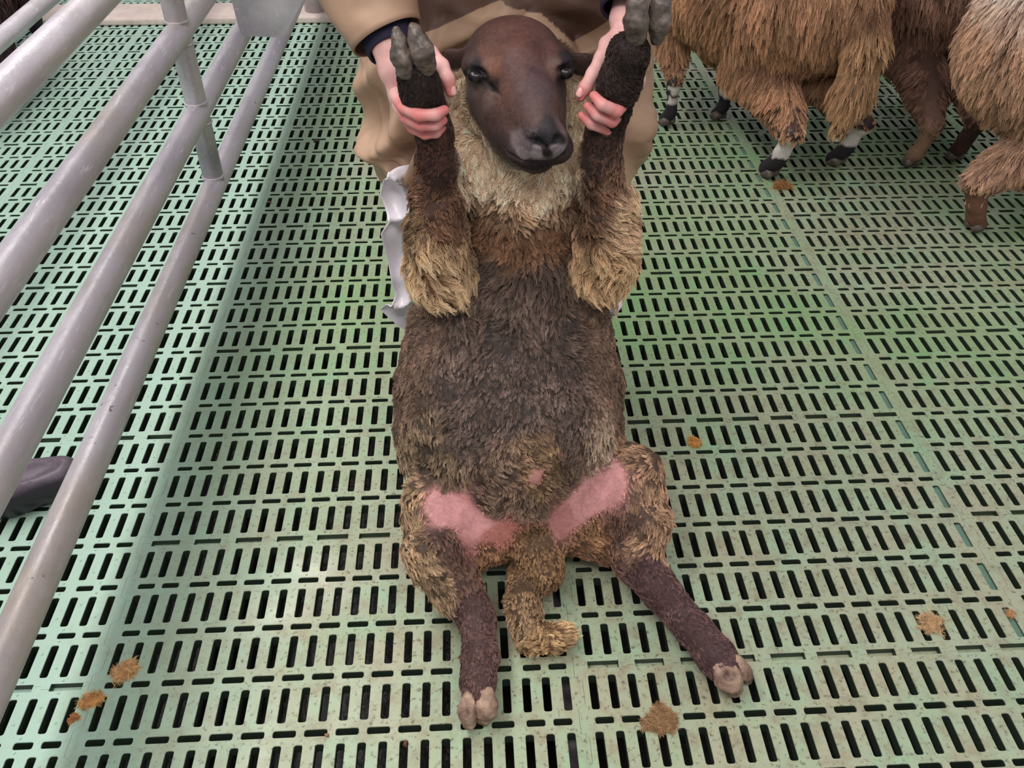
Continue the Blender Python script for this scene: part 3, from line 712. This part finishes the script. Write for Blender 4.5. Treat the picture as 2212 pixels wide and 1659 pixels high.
me = np_mesh('body', np.concatenate(VV), np.concatenate(QQ)); vcolor(me, np.concatenate(CC)); link('body', me, M_SKIN, person)
s = SDF((-.17, .26, 1.30), (.05, .56, 1.60), .006)
s.ball((-.06, .43, 1.465), (.086, .11, .10), .01); s.ball((-.06, .335, 1.385), (.075, .08, .075), .01, cut=True)
v, q = s.mesh(); link('hair', np_mesh('hair', v, q), simple_noise('brown_hair', lin(60, 44, 34), lin(96, 72, 54), 120, .7, .8), person)
M_NAIL = mat('nail', lin(236, 176, 170), .3, .5)
for s_, D in ((sl_, LH), (sr_, RH)):
    p = hit(s_, *D['nail']); 
    if p is not None:
        tdir = unit(at(*D['thumb'][-1][:3])-at(*D['thumb'][-2][:3])); vw = unit(CAM-p); sd = unit(np.cross(tdir, vw)); nn = unit(np.cross(sd, tdir))
        Vn = []; Fn = []; a_, b_ = 7, 6
        for i in range(a_):
            for j in range(b_):
                uu, ww = (i/(a_-1)-.5)*2, (j/(b_-1)-.5)*2; wd = .0052*math.sqrt(max(.05, 1-.55*max(0, abs(uu))**4))
                Vn.append(p+tdir*uu*.0065+sd*ww*wd+nn*(.0018-.0022*ww*ww-.0006*uu*uu))
        for i in range(a_-1):
            for j in range(b_-1): Fn.append((i*b_+j, i*b_+j+1, (i+1)*b_+j+1, (i+1)*b_+j))
        o = pydata('thumbnail', Vn, Fn, M_NAIL, person); md = o.modifiers.new('s', 'SOLIDIFY'); md.thickness = .0008

def cloth_mat(name, c1, c2, rough=.7, weave=700, bump=.2, spec=.3):
    m = mat(name, c1, rough, spec); t = NT(m); P = t.pos()
    t.color(t.ramp(t.noise(P, 7, 4), [(.35, c1), (.65, c2)])); t.bump(t.noise(P, weave, 2), bump, .001); return m
M_COAT = cloth_mat('khaki_cloth', lin(160, 129, 106), lin(186, 154, 128), .55, 600, .15, .4)
M_NAVY = cloth_mat('navy_knit', lin(40, 38, 58), lin(52, 48, 70), .8, 300, .5)
M_APRON = cloth_mat('white_plastic', lin(232, 226, 234), lin(244, 238, 244), .28, 60, .05, .5)
M_TROU = cloth_mat('dark_trousers', lin(74, 64, 58), lin(92, 80, 72), .8)
def seglen(P2, poly):
    best = np.full(len(P2), 1e9); side = np.zeros(len(P2)); tt = np.zeros(len(P2))
    for i, (a, b) in enumerate(zip(poly[:-1], poly[1:])):
        a = np.array(a, float); b = np.array(b, float); d = b-a; t = np.clip(((P2-a)@d)/(d@d), 0, 1); e = P2-a-t[:, None]*d; L = np.linalg.norm(e, axis=1)
        m = L < best; best[m] = L[m]; side[m] = np.sign(d[0]*e[m, 1]-d[1]*e[m, 0]); tt[m] = (i+t[m])/(len(poly)-1)
    return best, side, tt
def grid_obj(name, G, m, parent, thick=.002, closed=False, off=0.):
    a, b = G.shape[:2]; F = []
    for i in range(a-1):
        for j in range(b if closed else b-1): F.append((i*b+j, i*b+(j+1) % b, (i+1)*b+(j+1) % b, (i+1)*b+j))
    me = np_mesh(name, G.reshape(-1, 3), np.array(F)); o = link(name, me, m, parent); md = o.modifiers.new('s', 'SOLIDIFY'); md.thickness = thick; md.offset = off; return o
def smoothrow(rows, n):
    rows = np.array(rows, float); t = np.linspace(0, 1, n); tr = np.linspace(0, 1, len(rows))
    out = np.stack([np.interp(t, tr, rows[:, k]) for k in range(rows.shape[1])], 1)
    for _ in range(6): out[1:-1] = out[:-2]*.25+out[1:-1]*.5+out[2:]*.25
    return out
# coat: hem to shoulders
M_COAT2 = cloth_mat('khaki_cloth_brown_front', lin(160, 129, 106), lin(186, 154, 128), .55, 600, .15, .4)
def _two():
    t = NT(M_COAT2); old = t.b.inputs['Base Color'].links[0].from_socket; a = t.new('ShaderNodeAttribute', attribute_name='front_brown')
    t.color(t.mix(t.ramp(a.outputs['Fac'], [(.4, 0.), (.6, 1.)]), old, lin(92, 68, 56)))  # turns the coat colour from khaki to dark brown over the upper front
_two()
rows = []
for py, xl, xr, ys, b in ((378, 842, 1362, .80, .13), (368, 812, 1384, .81, .15), (345, 800, 1388, .82, .16), (300, 786, 1400, .83, .17), (240, 780, 1406, .84, .17), (170, 770, 1417, .84, .175), (90, 764, 1420, .84, .18), (0, 752, 1425, .84, .19)):
    l = at(xl, py, ys); r_ = at(xr, py, ys); rows.append(((l[0]+r_[0])/2, ys, (l[2]+r_[2])/2, (r_[0]-l[0])/2, b))
for z, y, a, b in ((.98, .85, .285, .20), (1.06, .80, .28, .21), (1.14, .73, .275, .22), (1.22, .65, .26, .21), (1.29, .60, .20, .16), (1.34, .575, .10, .09)): rows.append((-.055, y, z, a, b))
NR = 260; R_ = smoothrow(rows, NR); NA = 420; th = np.linspace(0, 2*PI, NA, endpoint=False)
G = np.zeros((NR, NA, 3))
for i, (cx, cy, cz, a, b) in enumerate(R_):
    cs, sn = np.cos(th), np.sin(th); e = .8
    G[i, :, 0] = cx+a*np.sign(cs)*np.abs(cs)**e; G[i, :, 1] = cy+b*np.sign(sn)*np.abs(sn)**e; G[i, :, 2] = cz
nr = np.stack([np.cos(th), np.sin(th), 0*th], 1)[None].repeat(NR, 0)
P2 = project(G.reshape(-1, 3)); front = (G[:, :, 1] < R_[:, 1:2]+.04).reshape(-1)
dsp = np.zeros(len(P2))
g3 = G.reshape(-1, 3)
wv = g3*np.array([1, .6, .55]); side_ = np.abs(np.cos(np.tile(th, NR)))**3; dsp += vnoise(wv+np.array([.3, 0, .1])*vnoise(g3, 6)[:, None], 9, 2)*.018*(1-.92*side_)*1.9
def ridge(poly, amp, wu, wd):
    L, sd, t = seglen(P2, poly); wd_ = np.where(sd > 0, wd, wu); return amp*np.exp(-(L/wd_)**2)*np.sin(np.clip(t, .04, .96)*PI)**.35
fr = 0
for poly, amp, wu, wd in (([(900, 130), (960, 95), (1030, 60), (1098, 28)], .05, 34, 12), ([(1088, 24), (1150, 40), (1205, 72), (1240, 112), (1280, 95), (1325, 50)], .05, 13, 17), ([(785, 310), (830, 330), (880, 290), (915, 235)], .045, 36, 18),
                          ([(770, 200), (810, 170), (830, 120)], .025, 30, 25), ([(1405, 250), (1370, 300), (1395, 340)], .03, 30, 20), ([(930, -20), (938, 60), (945, 110)], .018, 14, 14), ([(1290, 0), (1310, 60), (1300, 120)], .02, 18, 18),
                          ([(960, 10), (1040, 25), (1085, 5)], .025, 22, 18)): fr = fr+ridge(poly, amp, wu, wd)
dsp += np.where(front, fr-.012, 0)
low = np.clip(1-(g3[:, 2]-g3[:, 2].min())/.25, 0, 1); dsp += low*.007*(1-.7*side_)*np.sin(np.tile(th, NR)*11+1.3)
G = (g3+nr.reshape(-1, 3)*dsp[:, None]).reshape(G.shape)
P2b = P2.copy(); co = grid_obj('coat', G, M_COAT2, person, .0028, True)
def inpoly(P, poly):
    r = np.zeros(len(P), bool); j = len(poly)-1
    for i in range(len(poly)):
        (xi, yi), (xj, yj) = poly[i], poly[j]; r ^= ((yi > P[:, 1]) != (yj > P[:, 1])) & (P[:, 0] < (xj-xi)*(P[:, 1]-yi)/(yj-yi+1e-9)+xi); j = i
    return r
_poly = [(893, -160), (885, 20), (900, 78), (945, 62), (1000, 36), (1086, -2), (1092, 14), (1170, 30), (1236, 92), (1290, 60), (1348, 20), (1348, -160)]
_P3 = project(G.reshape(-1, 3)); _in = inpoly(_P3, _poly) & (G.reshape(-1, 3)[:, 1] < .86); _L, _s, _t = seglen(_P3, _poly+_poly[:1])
_a = np.clip(.5+np.where(_in, 1, -1)*_L/14, 0, 1)*(G.reshape(-1, 3)[:, 1] < .86); at_ = co.data.attributes.new('front_brown', 'FLOAT', 'POINT'); at_.data.foreach_set('value', _a.astype(np.float32))
# loose front edge of the coat on the left, hanging by the sheep's elbow
fl = [at(905, 270, .60), at(900, 320, .62), at(878, 372, .64), at(862, 398, .65)]; fr_ = [at(950, 275, .62), at(938, 330, .63), at(915, 372, .645), at(895, 400, .655)]
Gf = np.stack([np.stack([np.array(a)*(1-t)+np.array(b)*t+np.array([0, -.012*math.sin(t*PI)+.012*t, 0]) for t in np.linspace(0, 1, 10)]) for a, b in zip([np.array([np.interp(s_, [0, 1, 2, 3], [p[k] for p in fl]) for k in range(3)]) for s_ in np.linspace(0, 3, 20)], [np.array([np.interp(s_, [0, 1, 2, 3], [p[k] for p in fr_]) for k in range(3)]) for s_ in np.linspace(0, 3, 20)])])
grid_obj('coat_flap', Gf, M_COAT, person, .003)
def sleeve(name, pts, m, thick=.003, fold=.006, nseg=48, n=50, parent=person):
    P_ = [np.array(p[:3], float) for p in pts]; r = [p[3] for p in pts]; T = np.linspace(0, len(P_)-1, n)
    C_ = np.stack([np.interp(T, range(len(P_)), [p[k] for p in P_]) for k in range(3)], 1); rr = np.interp(T, range(len(P_)), r)
    for _ in range(4): C_[1:-1] = C_[:-2]*.25+C_[1:-1]*.5+C_[2:]*.25
    G = np.zeros((n, nseg, 3)); prev = np.array([1., 0, 0])
    for i in range(n):
        t = unit(C_[min(i+1, n-1)]-C_[max(i-1, 0)]); x = unit(prev-t*(prev@t)); y = np.cross(t, x); prev = x; a = np.linspace(0, 2*PI, nseg, endpoint=False)
        ring = x[None]*np.cos(a)[:, None]+y[None]*np.sin(a)[:, None]
        base = C_[i]+ring*rr[i]; d = vnoise(base*np.array([1, 1, 1.6]), 16, 2)*fold*min(1, (n-1-i)/6+.25); G[i] = base+ring*d[:, None]
    return grid_obj(name, G, m, parent, thick, True)
shL, shR = np.array([-.27, .57, 1.24]), np.array([.16, .57, 1.24])
cl, cr = at(838, 80, .455), at(1352, -12, .475)
elL = (at(*LH['wrist'][0][:3])+np.array([-.26, .56, 1.26]))/2+np.array([-.10, .05, -.02]); elR = (at(*RH['wrist'][0][:3])+np.array([.14, .56, 1.26]))/2+np.array([.10, .05, -.02])
sleeve('sleeve', [(*shL, .09), (*elL, .082), (*((elL+cl)/2), .07), (*cl, .052)], M_COAT)
sleeve('sleeve', [(*shR, .09), (*elR, .082), (*((elR+cr)/2), .066), (*cr, .045)], M_COAT)
dl = unit(at(845, 150, .425)-at(800, 20, .50)); dr = unit(at(1354, 80, .445)-at(1372, -60, .52))
sleeve('cuff', [(*(cl-dl*.06), .036), (*(cl+dl*.0), .036), (*(cl+dl*.022), .033)], M_NAVY, .004, .001, 32, 12)
sleeve('cuff', [(*(cr-dr*.06), .034), (*(cr+dr*.0), .034), (*(cr+dr*.024), .031)], M_NAVY, .004, .001, 32, 12)
# apron
prof = [(360, 840, 1340), (392, 828, 1338), (420, 821, 1336), (450, 834, 1330), (472, 845, 1328), (500, 823, 1334), (540, 832, 1344), (575, 841, 1354), (605, 848, 1354), (632, 856, 1346), (652, 836, 1326), (669, 821, 1312), (684, 838, 1300), (700, 858, 1292), (718, 884, 1288)]
Ga = []
for py, xl, xr in smoothrow(prof, 90)*.12+np.stack([np.interp(np.linspace(0, 14, 90), range(15), [p[k] for p in prof]) for k in range(3)], 1)*.88:
    ye = .655; l, r_ = at(xl, py, ye), at(xr, py, ye); row = []
    for t in np.linspace(0, 1, 110):
        p = l*(1-t)+r_*t; e = min(t, 1-t)*2; row.append(p+np.array([0, .035*e**.5 if e > 0 else 0, 0]))
    Ga.append(row)
Ga = np.array(Ga); g = Ga.reshape(-1, 3)
rid = 1-np.abs(vnoise(g*np.array([1.2, 0, 1])+.7, 10.5, 2)); Ga[:, :, 1] += (-(rid**4)*.034-((1-np.abs(vnoise(g*np.array([1, 0, .8])+3.1, 15, 1)))**4)*.016+vnoise(g, 24)*.006).reshape(Ga.shape[:2])
grid_obj('apron', Ga, M_APRON, person, .0015)
for cx, x0, x1 in ((940, .0, 0), (1262, .0, 0)):
    k = at(cx, 700, .745); sleeve('trouser_leg', [(k[0]+x0*1.5, .93, .86, .10), (k[0]+x0*.5, .80, .50, .078), (k[0], .755, k[2], .058), (k[0], .77, .10, .056)], M_TROU)
M_BOOT = mat('black_rubber', lin(34, 30, 34), .35, .4)
for sx in (-1, 1):
    x = -.06+sx*.13; s = SDF((x-.08, .54, -.002), (x+.08, .87, .20), .005)
    s.chain([(x, .78, .16), (x, .79, .06)], [.055, .052], .02); s.chain([(x, .79, .05), (x+.02*sx, .62, .043)], [.05, .042], .02); s.ball((x, .7, -.05), (.2, .3, .052), .004, cut=True)
    v, q = s.mesh(); link('boot', np_mesh('boot', smooth_mesh(v, q, 1), q), M_BOOT, person)

# ------------------------------------------------------------------ the flock behind
def flock_sheep(label, rear, front, zc, R, feet, head, tipc, rootc, lower, L=.075, n_locks=6500, tail=None, patch=None, legw=None, seed=1, width=1.0, low=.16):
    """rear / front: ground points under rump and shoulders; feet: four (ground point, colour, is_hind)"""
    g = np.random.default_rng(seed); rear = np.array([*rear, zc]); front = np.array([*front, zc+.02]); ax_ = unit(front-rear); sd = unit(np.cross(ax_, [0, 0, 1.]))
    root = empty('sheep', (float(rear[0]), float(rear[1]), 0)); tag(root, label, 'sheep', 'flock standing behind the person')
    ft = [np.array([*f[0][:2], .0]) for f in feet]; allp = np.array([rear, front, *ft, np.array(head)])
    s = SDF(np.minimum(allp.min(0)-R-.08, [9, 9, -.003]), allp.max(0)+R+.1, .011)
    s.chain([rear, (rear+front)/2-np.array([0, 0, .01]), front], [R, R*1.06, R*.92], .05, sd, width)
    nk = front+ax_*.10+np.array([0, 0, .06]); hd = np.array(head)
    s.chain([front, nk, hd], [R*.75, .10, .065], .04); mz = hd+unit(np.array([ax_[0], ax_[1], -.9]))*.15; s.limb(hd, mz, .062, .04, .02)
    hs = unit(np.cross(unit(mz-hd), [0, 0, 1.]))
    for sg in (-1, 1): s.limb(hd+hs*sg*.05, hd+hs*sg*.14+np.array([0, 0, -.02]), .022, .012, .01)
    for p, (f, c, hind) in zip(ft, feet):
        side = np.sign((p-rear)@sd) or 1
        if hind:
            hip = rear+sd*side*R*.45-np.array([0, 0, .02]); st = hip+ax_*.05-np.array([0, 0, zc*.42]); hk = p-ax_*.045+np.array([0, 0, .17])
            s.chain([hip, st, hk], [R*.66, R*.5, .036], .04); s.chain([hk, p+np.array([0, 0, .055])], [.027, .021], .012)
        else:
            shd = front+sd*side*R*.45-np.array([0, 0, .05]); kn = p+np.array([0, 0, .17])
            s.chain([shd, (shd+kn)/2, kn, p+np.array([0, 0, .055])], [R*.5, .055, .027, .021], .03)
        s.chain([p+np.array([0, 0, .055]), p+ax_*.03+np.array([0, 0, .020])], [.024, .024], .01)
    if tail: s.chain([rear-ax_*R*.85+np.array([0, 0, R*.5]), *[np.array(t) for t in tail]], [.05]+[.045]*(len(tail)-1)+[.03], .02)
    V, Q = s.mesh(); V = smooth_mesh(V, Q, 1); N = vnormals(V, Q); V = V+N*(vnoise(V, 14, 2)*.008)[:, None]
    def colour(P):
        hd_ = np.clip((P[:, 2]-low)/.12, 0, 1)[:, None]
        nz = vnoise(P*np.array([1, 1, .35]), 16, 2)[:, None]; t = np.array(lin(*tipc))*(1+.35*nz); r = np.array(lin(*rootc))*np.ones((len(P), 1))
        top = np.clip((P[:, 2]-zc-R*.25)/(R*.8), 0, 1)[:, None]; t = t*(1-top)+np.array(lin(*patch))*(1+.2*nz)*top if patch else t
        dirty = np.clip(1-(P[:, 2]-low)/.22, 0, 1)[:, None]; t = t*(1-.0*dirty)
        if tail:
            d = np.min([np.linalg.norm(P-np.array(a)*(1-u)-np.array(b)*u, axis=1) for a, b in zip(tail[:-1], tail[1:]) for u in (0, .5, 1)], 0); wt = np.clip(1-(d-.03)/.05, 0, 1)[:, None]
            t = t*(1-wt)+np.array(lin(196, 160, 120))*wt
        return t, r, hd_
    t, r, h_ = colour(V); C = r*1.0
    lc = np.zeros_like(C)
    ftA = np.array([f[:2] for f in ft]); near = np.argmin(((V[:, None, :2]-ftA[None])**2).sum(2), 1); cols = np.array([lin(*f[1]) for f in feet]); lc = cols[near]
    if lower:                                                    # pale blazes above the black feet
        z0, z1, pc = lower; side_ = ((V[:, :2]-ftA[near])@np.array([.2, -1.]))
        m = (V[:, 2] > z0) & (V[:, 2] < z1) & (side_+.02*vnoise(V, 60) > .004); lc[m] = lin(*pc)
    C = lc*(1-h_)+C*h_; C = C*(1+.15*vnoise(V, 50, 2))[:, None]
    me = np_mesh('body', V, Q); vcolor(me, C); link('body', me, M_BODY, root)
    vis = np.where(N[:, 1] > .4, .3, 1.)*np.clip((V[:, 2]-low+.02*vnoise(V, 30))/.05, 0, 1)*(np.linalg.norm(V-hd, axis=1) > .16)*(np.linalg.norm(V-mz, axis=1) > .1)
    P, n, f = sample_surface(V, Q, N, n_locks, vis[Q[:, 0]], g); t, r, h_ = colour(P); lw = np.clip((P[:, 2]-low)/.15, .25, 1)
    cd_ = np.stack([vnoise(P, 7)*.25, vnoise(P+5, 7)*.2, -np.ones(len(P))], 1)+n*np.array([.25, .25, 0])
    locks('wool', P, n, cd_, L*lw*(.8+.4*g.random(len(P))), r*1.2, t*1.5, per=9, spread=.011, clump=.86, curl=.14, rad=.0008, seg=6, lift=.25, parent=root, gen=g)
    for f_, (q, c, hind) in zip(ft, feet):
        for sg in (-1, 1):
            b = f_+sd*sg*.013; lo = b-.05; hi = b+.05; lo[2] = -.002; k = SDF(lo-ax_*0, hi+ax_*.0, .004)
            k.limb(b+ax_*.008+np.array([0, 0, .022]), b+ax_*.030+np.array([0, 0, .011]), .017, .011, .006); v, q_ = k.mesh(); link('hoof', np_mesh('hoof', v, q_), M_HOOF, root)
    return root
def gp(px, py): return atz(px, py, 0)[:2]
BLK = (44, 38, 44)
flock_sheep('long-haired brown sheep with black feet and white blazes, tail towards the camera', (.88, 1.98), (.62, 2.42), .50, .215,
            [(gp(1668, 388), BLK, True), (gp(1812, 362), BLK, True), (gp(1445, 275), BLK, False), (gp(1556, 262), BLK, False)], (.40, 2.85, .78), (176, 136, 106), (92, 66, 52), (.085, .155, (222, 212, 208)), L=.085, n_locks=14000,
            tail=[at(1872, 90, 1.74), at(1846, 190, 1.72), at(1806, 290, 1.70)], patch=(214, 172, 136), seed=3, width=1.12, low=.15)
flock_sheep('shorter brown sheep with a tan leg, between the two other sheep on the right', (1.42, 2.06), (1.40, 2.66), .50, .19,
            [(gp(1968, 365), (150, 116, 96), True), (gp(2062, 352), (74, 50, 46), True), (gp(2030, 180), (90, 66, 56), False), (gp(2140, 180), (90, 66, 56), False)], (1.42, 3.05, .78), (150, 116, 98), (92, 68, 58), None, L=.06, n_locks=9000, patch=(176, 142, 120), seed=4, low=.13)
flock_sheep('pale tan sheep with a reddish brown leg at the right edge', (1.40, 1.50), (2.02, 1.72), .50, .225,
            [(gp(2092, 500), (120, 84, 68), True), (gp(2222, 512), (130, 84, 58), True), (gp(2330, 300), (100, 70, 60), False), (gp(2420, 280), (100, 70, 60), False)], (2.5, 2.05, .8), (186, 150, 124), (110, 84, 70), None, L=.065, n_locks=12000, patch=(255, 240, 228), seed=5, low=.11)
flock_sheep('dark sheep beyond the gate in the top left corner', (-1.95, 2.25), (-2.0, 2.9), .44, .22,
            [((-2.04, 2.22), BLK, True), ((-1.86, 2.22), BLK, True), ((-2.09, 2.9), BLK, False), ((-1.91, 2.9), BLK, False)], (-2.0, 3.2, .7), (78, 58, 54), (40, 32, 36), None, L=.05, n_locks=5000, patch=(110, 80, 66), seed=6, low=.2)

# ------------------------------------------------------------------ boot behind the gate
M_RUB = simple_noise('purple_grey_rubber', lin(74, 64, 76), lin(110, 96, 108), 30, .42, .2, .5, .003)
_t = NT(M_RUB); _o = _t.b.inputs['Base Color'].links[0].from_socket; _s = _t.new('ShaderNodeSeparateXYZ'); _t.lk(_t.pos(), _s.inputs[0]); _t.color(_t.mix(_t.ramp(_s.outputs[2], [(.062, 0.), (.074, 1.)]), (.022, .016, .024), _o))
s = SDF((-1.42, .24, -.002), (-.96, .56, .50), .004)
s.chain([(-1.045, .462, .038), (-1.13, .432, .045), (-1.24, .392, .045), (-1.31, .366, .05)], [.044, .053, .047, .046], .02)
s.ball((-1.2, .4, -.1), (.4, .4, .104), .004, cut=True)
s.ball((-1.2, .4, .482), (.4, .4, .4), .004, cut=True)
s.ball((-1.10, .443, .084), (.082, .036, .013), .002, (unit(np.array([1., .36, 0])), (-.36, 1, 0), (0, 0, 1)), cut=True)
s.ball((-1.10, .443, .066), (.066, .026, .0125), .002, (unit(np.array([1., .36, 0])), (-.36, 1, 0), (0, 0, 1)))
s.chain([(-1.30, .37, .07), (-1.32, .363, .22), (-1.33, .36, .46)], [.052, .058, .066], .03)
v, q = s.mesh(); v = smooth_mesh(v, q, 2); bo = link('rubber_boot', np_mesh('rubber_boot', v+np.array([.034, -.018, 0]), q), M_RUB); tag(bo, 'dark purple-grey rubber boot on the floor behind the two lowest gate rails', 'boot')

# ------------------------------------------------------------------ tufts and crumbs lying on the slats
def tuft(name, label, cat, px, py, rpx, c1, c2, h=.3, fib=90, seed=0, stretch=1., Lf=1.):
    g = np.random.default_rng(seed+50); p = atz(px, py, 0); r = rpx*m_per_px(p); s = SDF(p-np.array([r*1.9, r*1.9, .002]), p+np.array([r*1.9, r*1.9, r*h*2+.012]), max(.0018, r/16))
    for i in range(9):
        a = g.random()*6.28; d = r*.52*math.sqrt(g.random()); q = p+np.array([math.cos(a)*d*stretch, math.sin(a)*d, r*h*.35]); s.ball(q, (r*(.2+.2*g.random())*stretch, r*(.2+.2*g.random()), max(.003, r*h*(.5+.4*g.random()))), r*.15)
    v, q = s.mesh(); v[:, 2] = np.maximum(v[:, 2], .0004); n = vnormals(v, q); v = v+n*(vnoise(v, 180, 2)*.0022)[:, None]; v[:, 2] = np.maximum(v[:, 2], .0004)
    me = np_mesh(name, v, q); vcolor(me, np.array(lin(*c2))*(1+.3*vnoise(v, 120, 2))[:, None]); o = link(name, me, M_BODY)
    tag(o, label, cat)
    if fib:
        fib = int(fib*1.8); P, nn, f = sample_surface(v, q, n, fib, None, g); D = g.normal(size=(fib, 3))*np.array([1, 1, .25])
        hh = locks('fibre', P, nn, D, r*(.5+.7*g.random(fib))*Lf, np.tile(lin(*c2), (fib, 1)), np.tile(lin(*c1), (fib, 1)), per=5, spread=.003, clump=.3, curl=.6, rad=.00028, seg=7, lift=.35, parent=o, gen=g)
    return o
tuft('wool_tuft', 'matted brown wool lump lying between the hind hooves at the bottom', 'wool tuft', 1425, 1558, 46, (186, 150, 110), (138, 106, 76), .16, 260, 1, 1.1, .5)
tuft('wool_tuft', 'fluffy orange-tan wool tuft by the lowest gate rail, bottom left', 'wool tuft', 272, 1455, 30, (240, 198, 146), (188, 140, 92), .25, 160, 2)
tuft('wool_tuft', 'flat orange wool wisp just below the fluffy bottom left tuft', 'wool tuft', 196, 1512, 22, (236, 188, 124), (190, 138, 84), .15, 90, 3, 1.4)
tuft('wool_tuft', 'smallest orange wool wisp nearest the bottom left corner', 'wool tuft', 162, 1552, 13, (206, 146, 92), (160, 104, 66), .2, 50, 4)
tuft('wool_tuft', 'small bright orange wool tuft right of the sheep belly', 'wool tuft', 1500, 957, 17, (240, 184, 106), (186, 128, 68), .35, 90, 5)
tuft('wool_tuft', 'thin straw-coloured wisp on the slats at the lower right', 'wool tuft', 2010, 1347, 27, (232, 200, 156), (184, 144, 104), .08, 90, 6, 1.2, 1.3)
tuft('wool_tuft', 'small pale orange lump near the right edge above the straw wisp', 'wool tuft', 2182, 1328, 11, (222, 176, 134), (190, 136, 92), .5, 30, 7)
tuft('wool_tuft', 'orange wool bits under the hind feet of the white-blazed sheep', 'wool tuft', 1692, 404, 22, (198, 146, 92), (140, 96, 60), .25, 90, 8, 1.2)
tuft('dung_crumb', 'dark reddish crumb at the bottom edge left of the hind hoof', 'dung', 877, 1607, 10, (90, 56, 50), (86, 54, 46), .5, 0, 9)
tuft('dung_crumb', 'dark crumb on the slats right of the gate post', 'dung', 684, 306, 8, (70, 56, 54), (72, 56, 54), .5, 0, 10)
tuft('dung_crumb', 'reddish crumb on the slats below the dark crumb by the gate', 'dung', 582, 437, 6, (130, 84, 74), (130, 84, 74), .5, 0, 11)
tuft('dung_crumb', 'small brown crumb right of the left hind hoof', 'dung', 706, 1588, 7, (150, 104, 86), (150, 104, 86), .4, 0, 12)
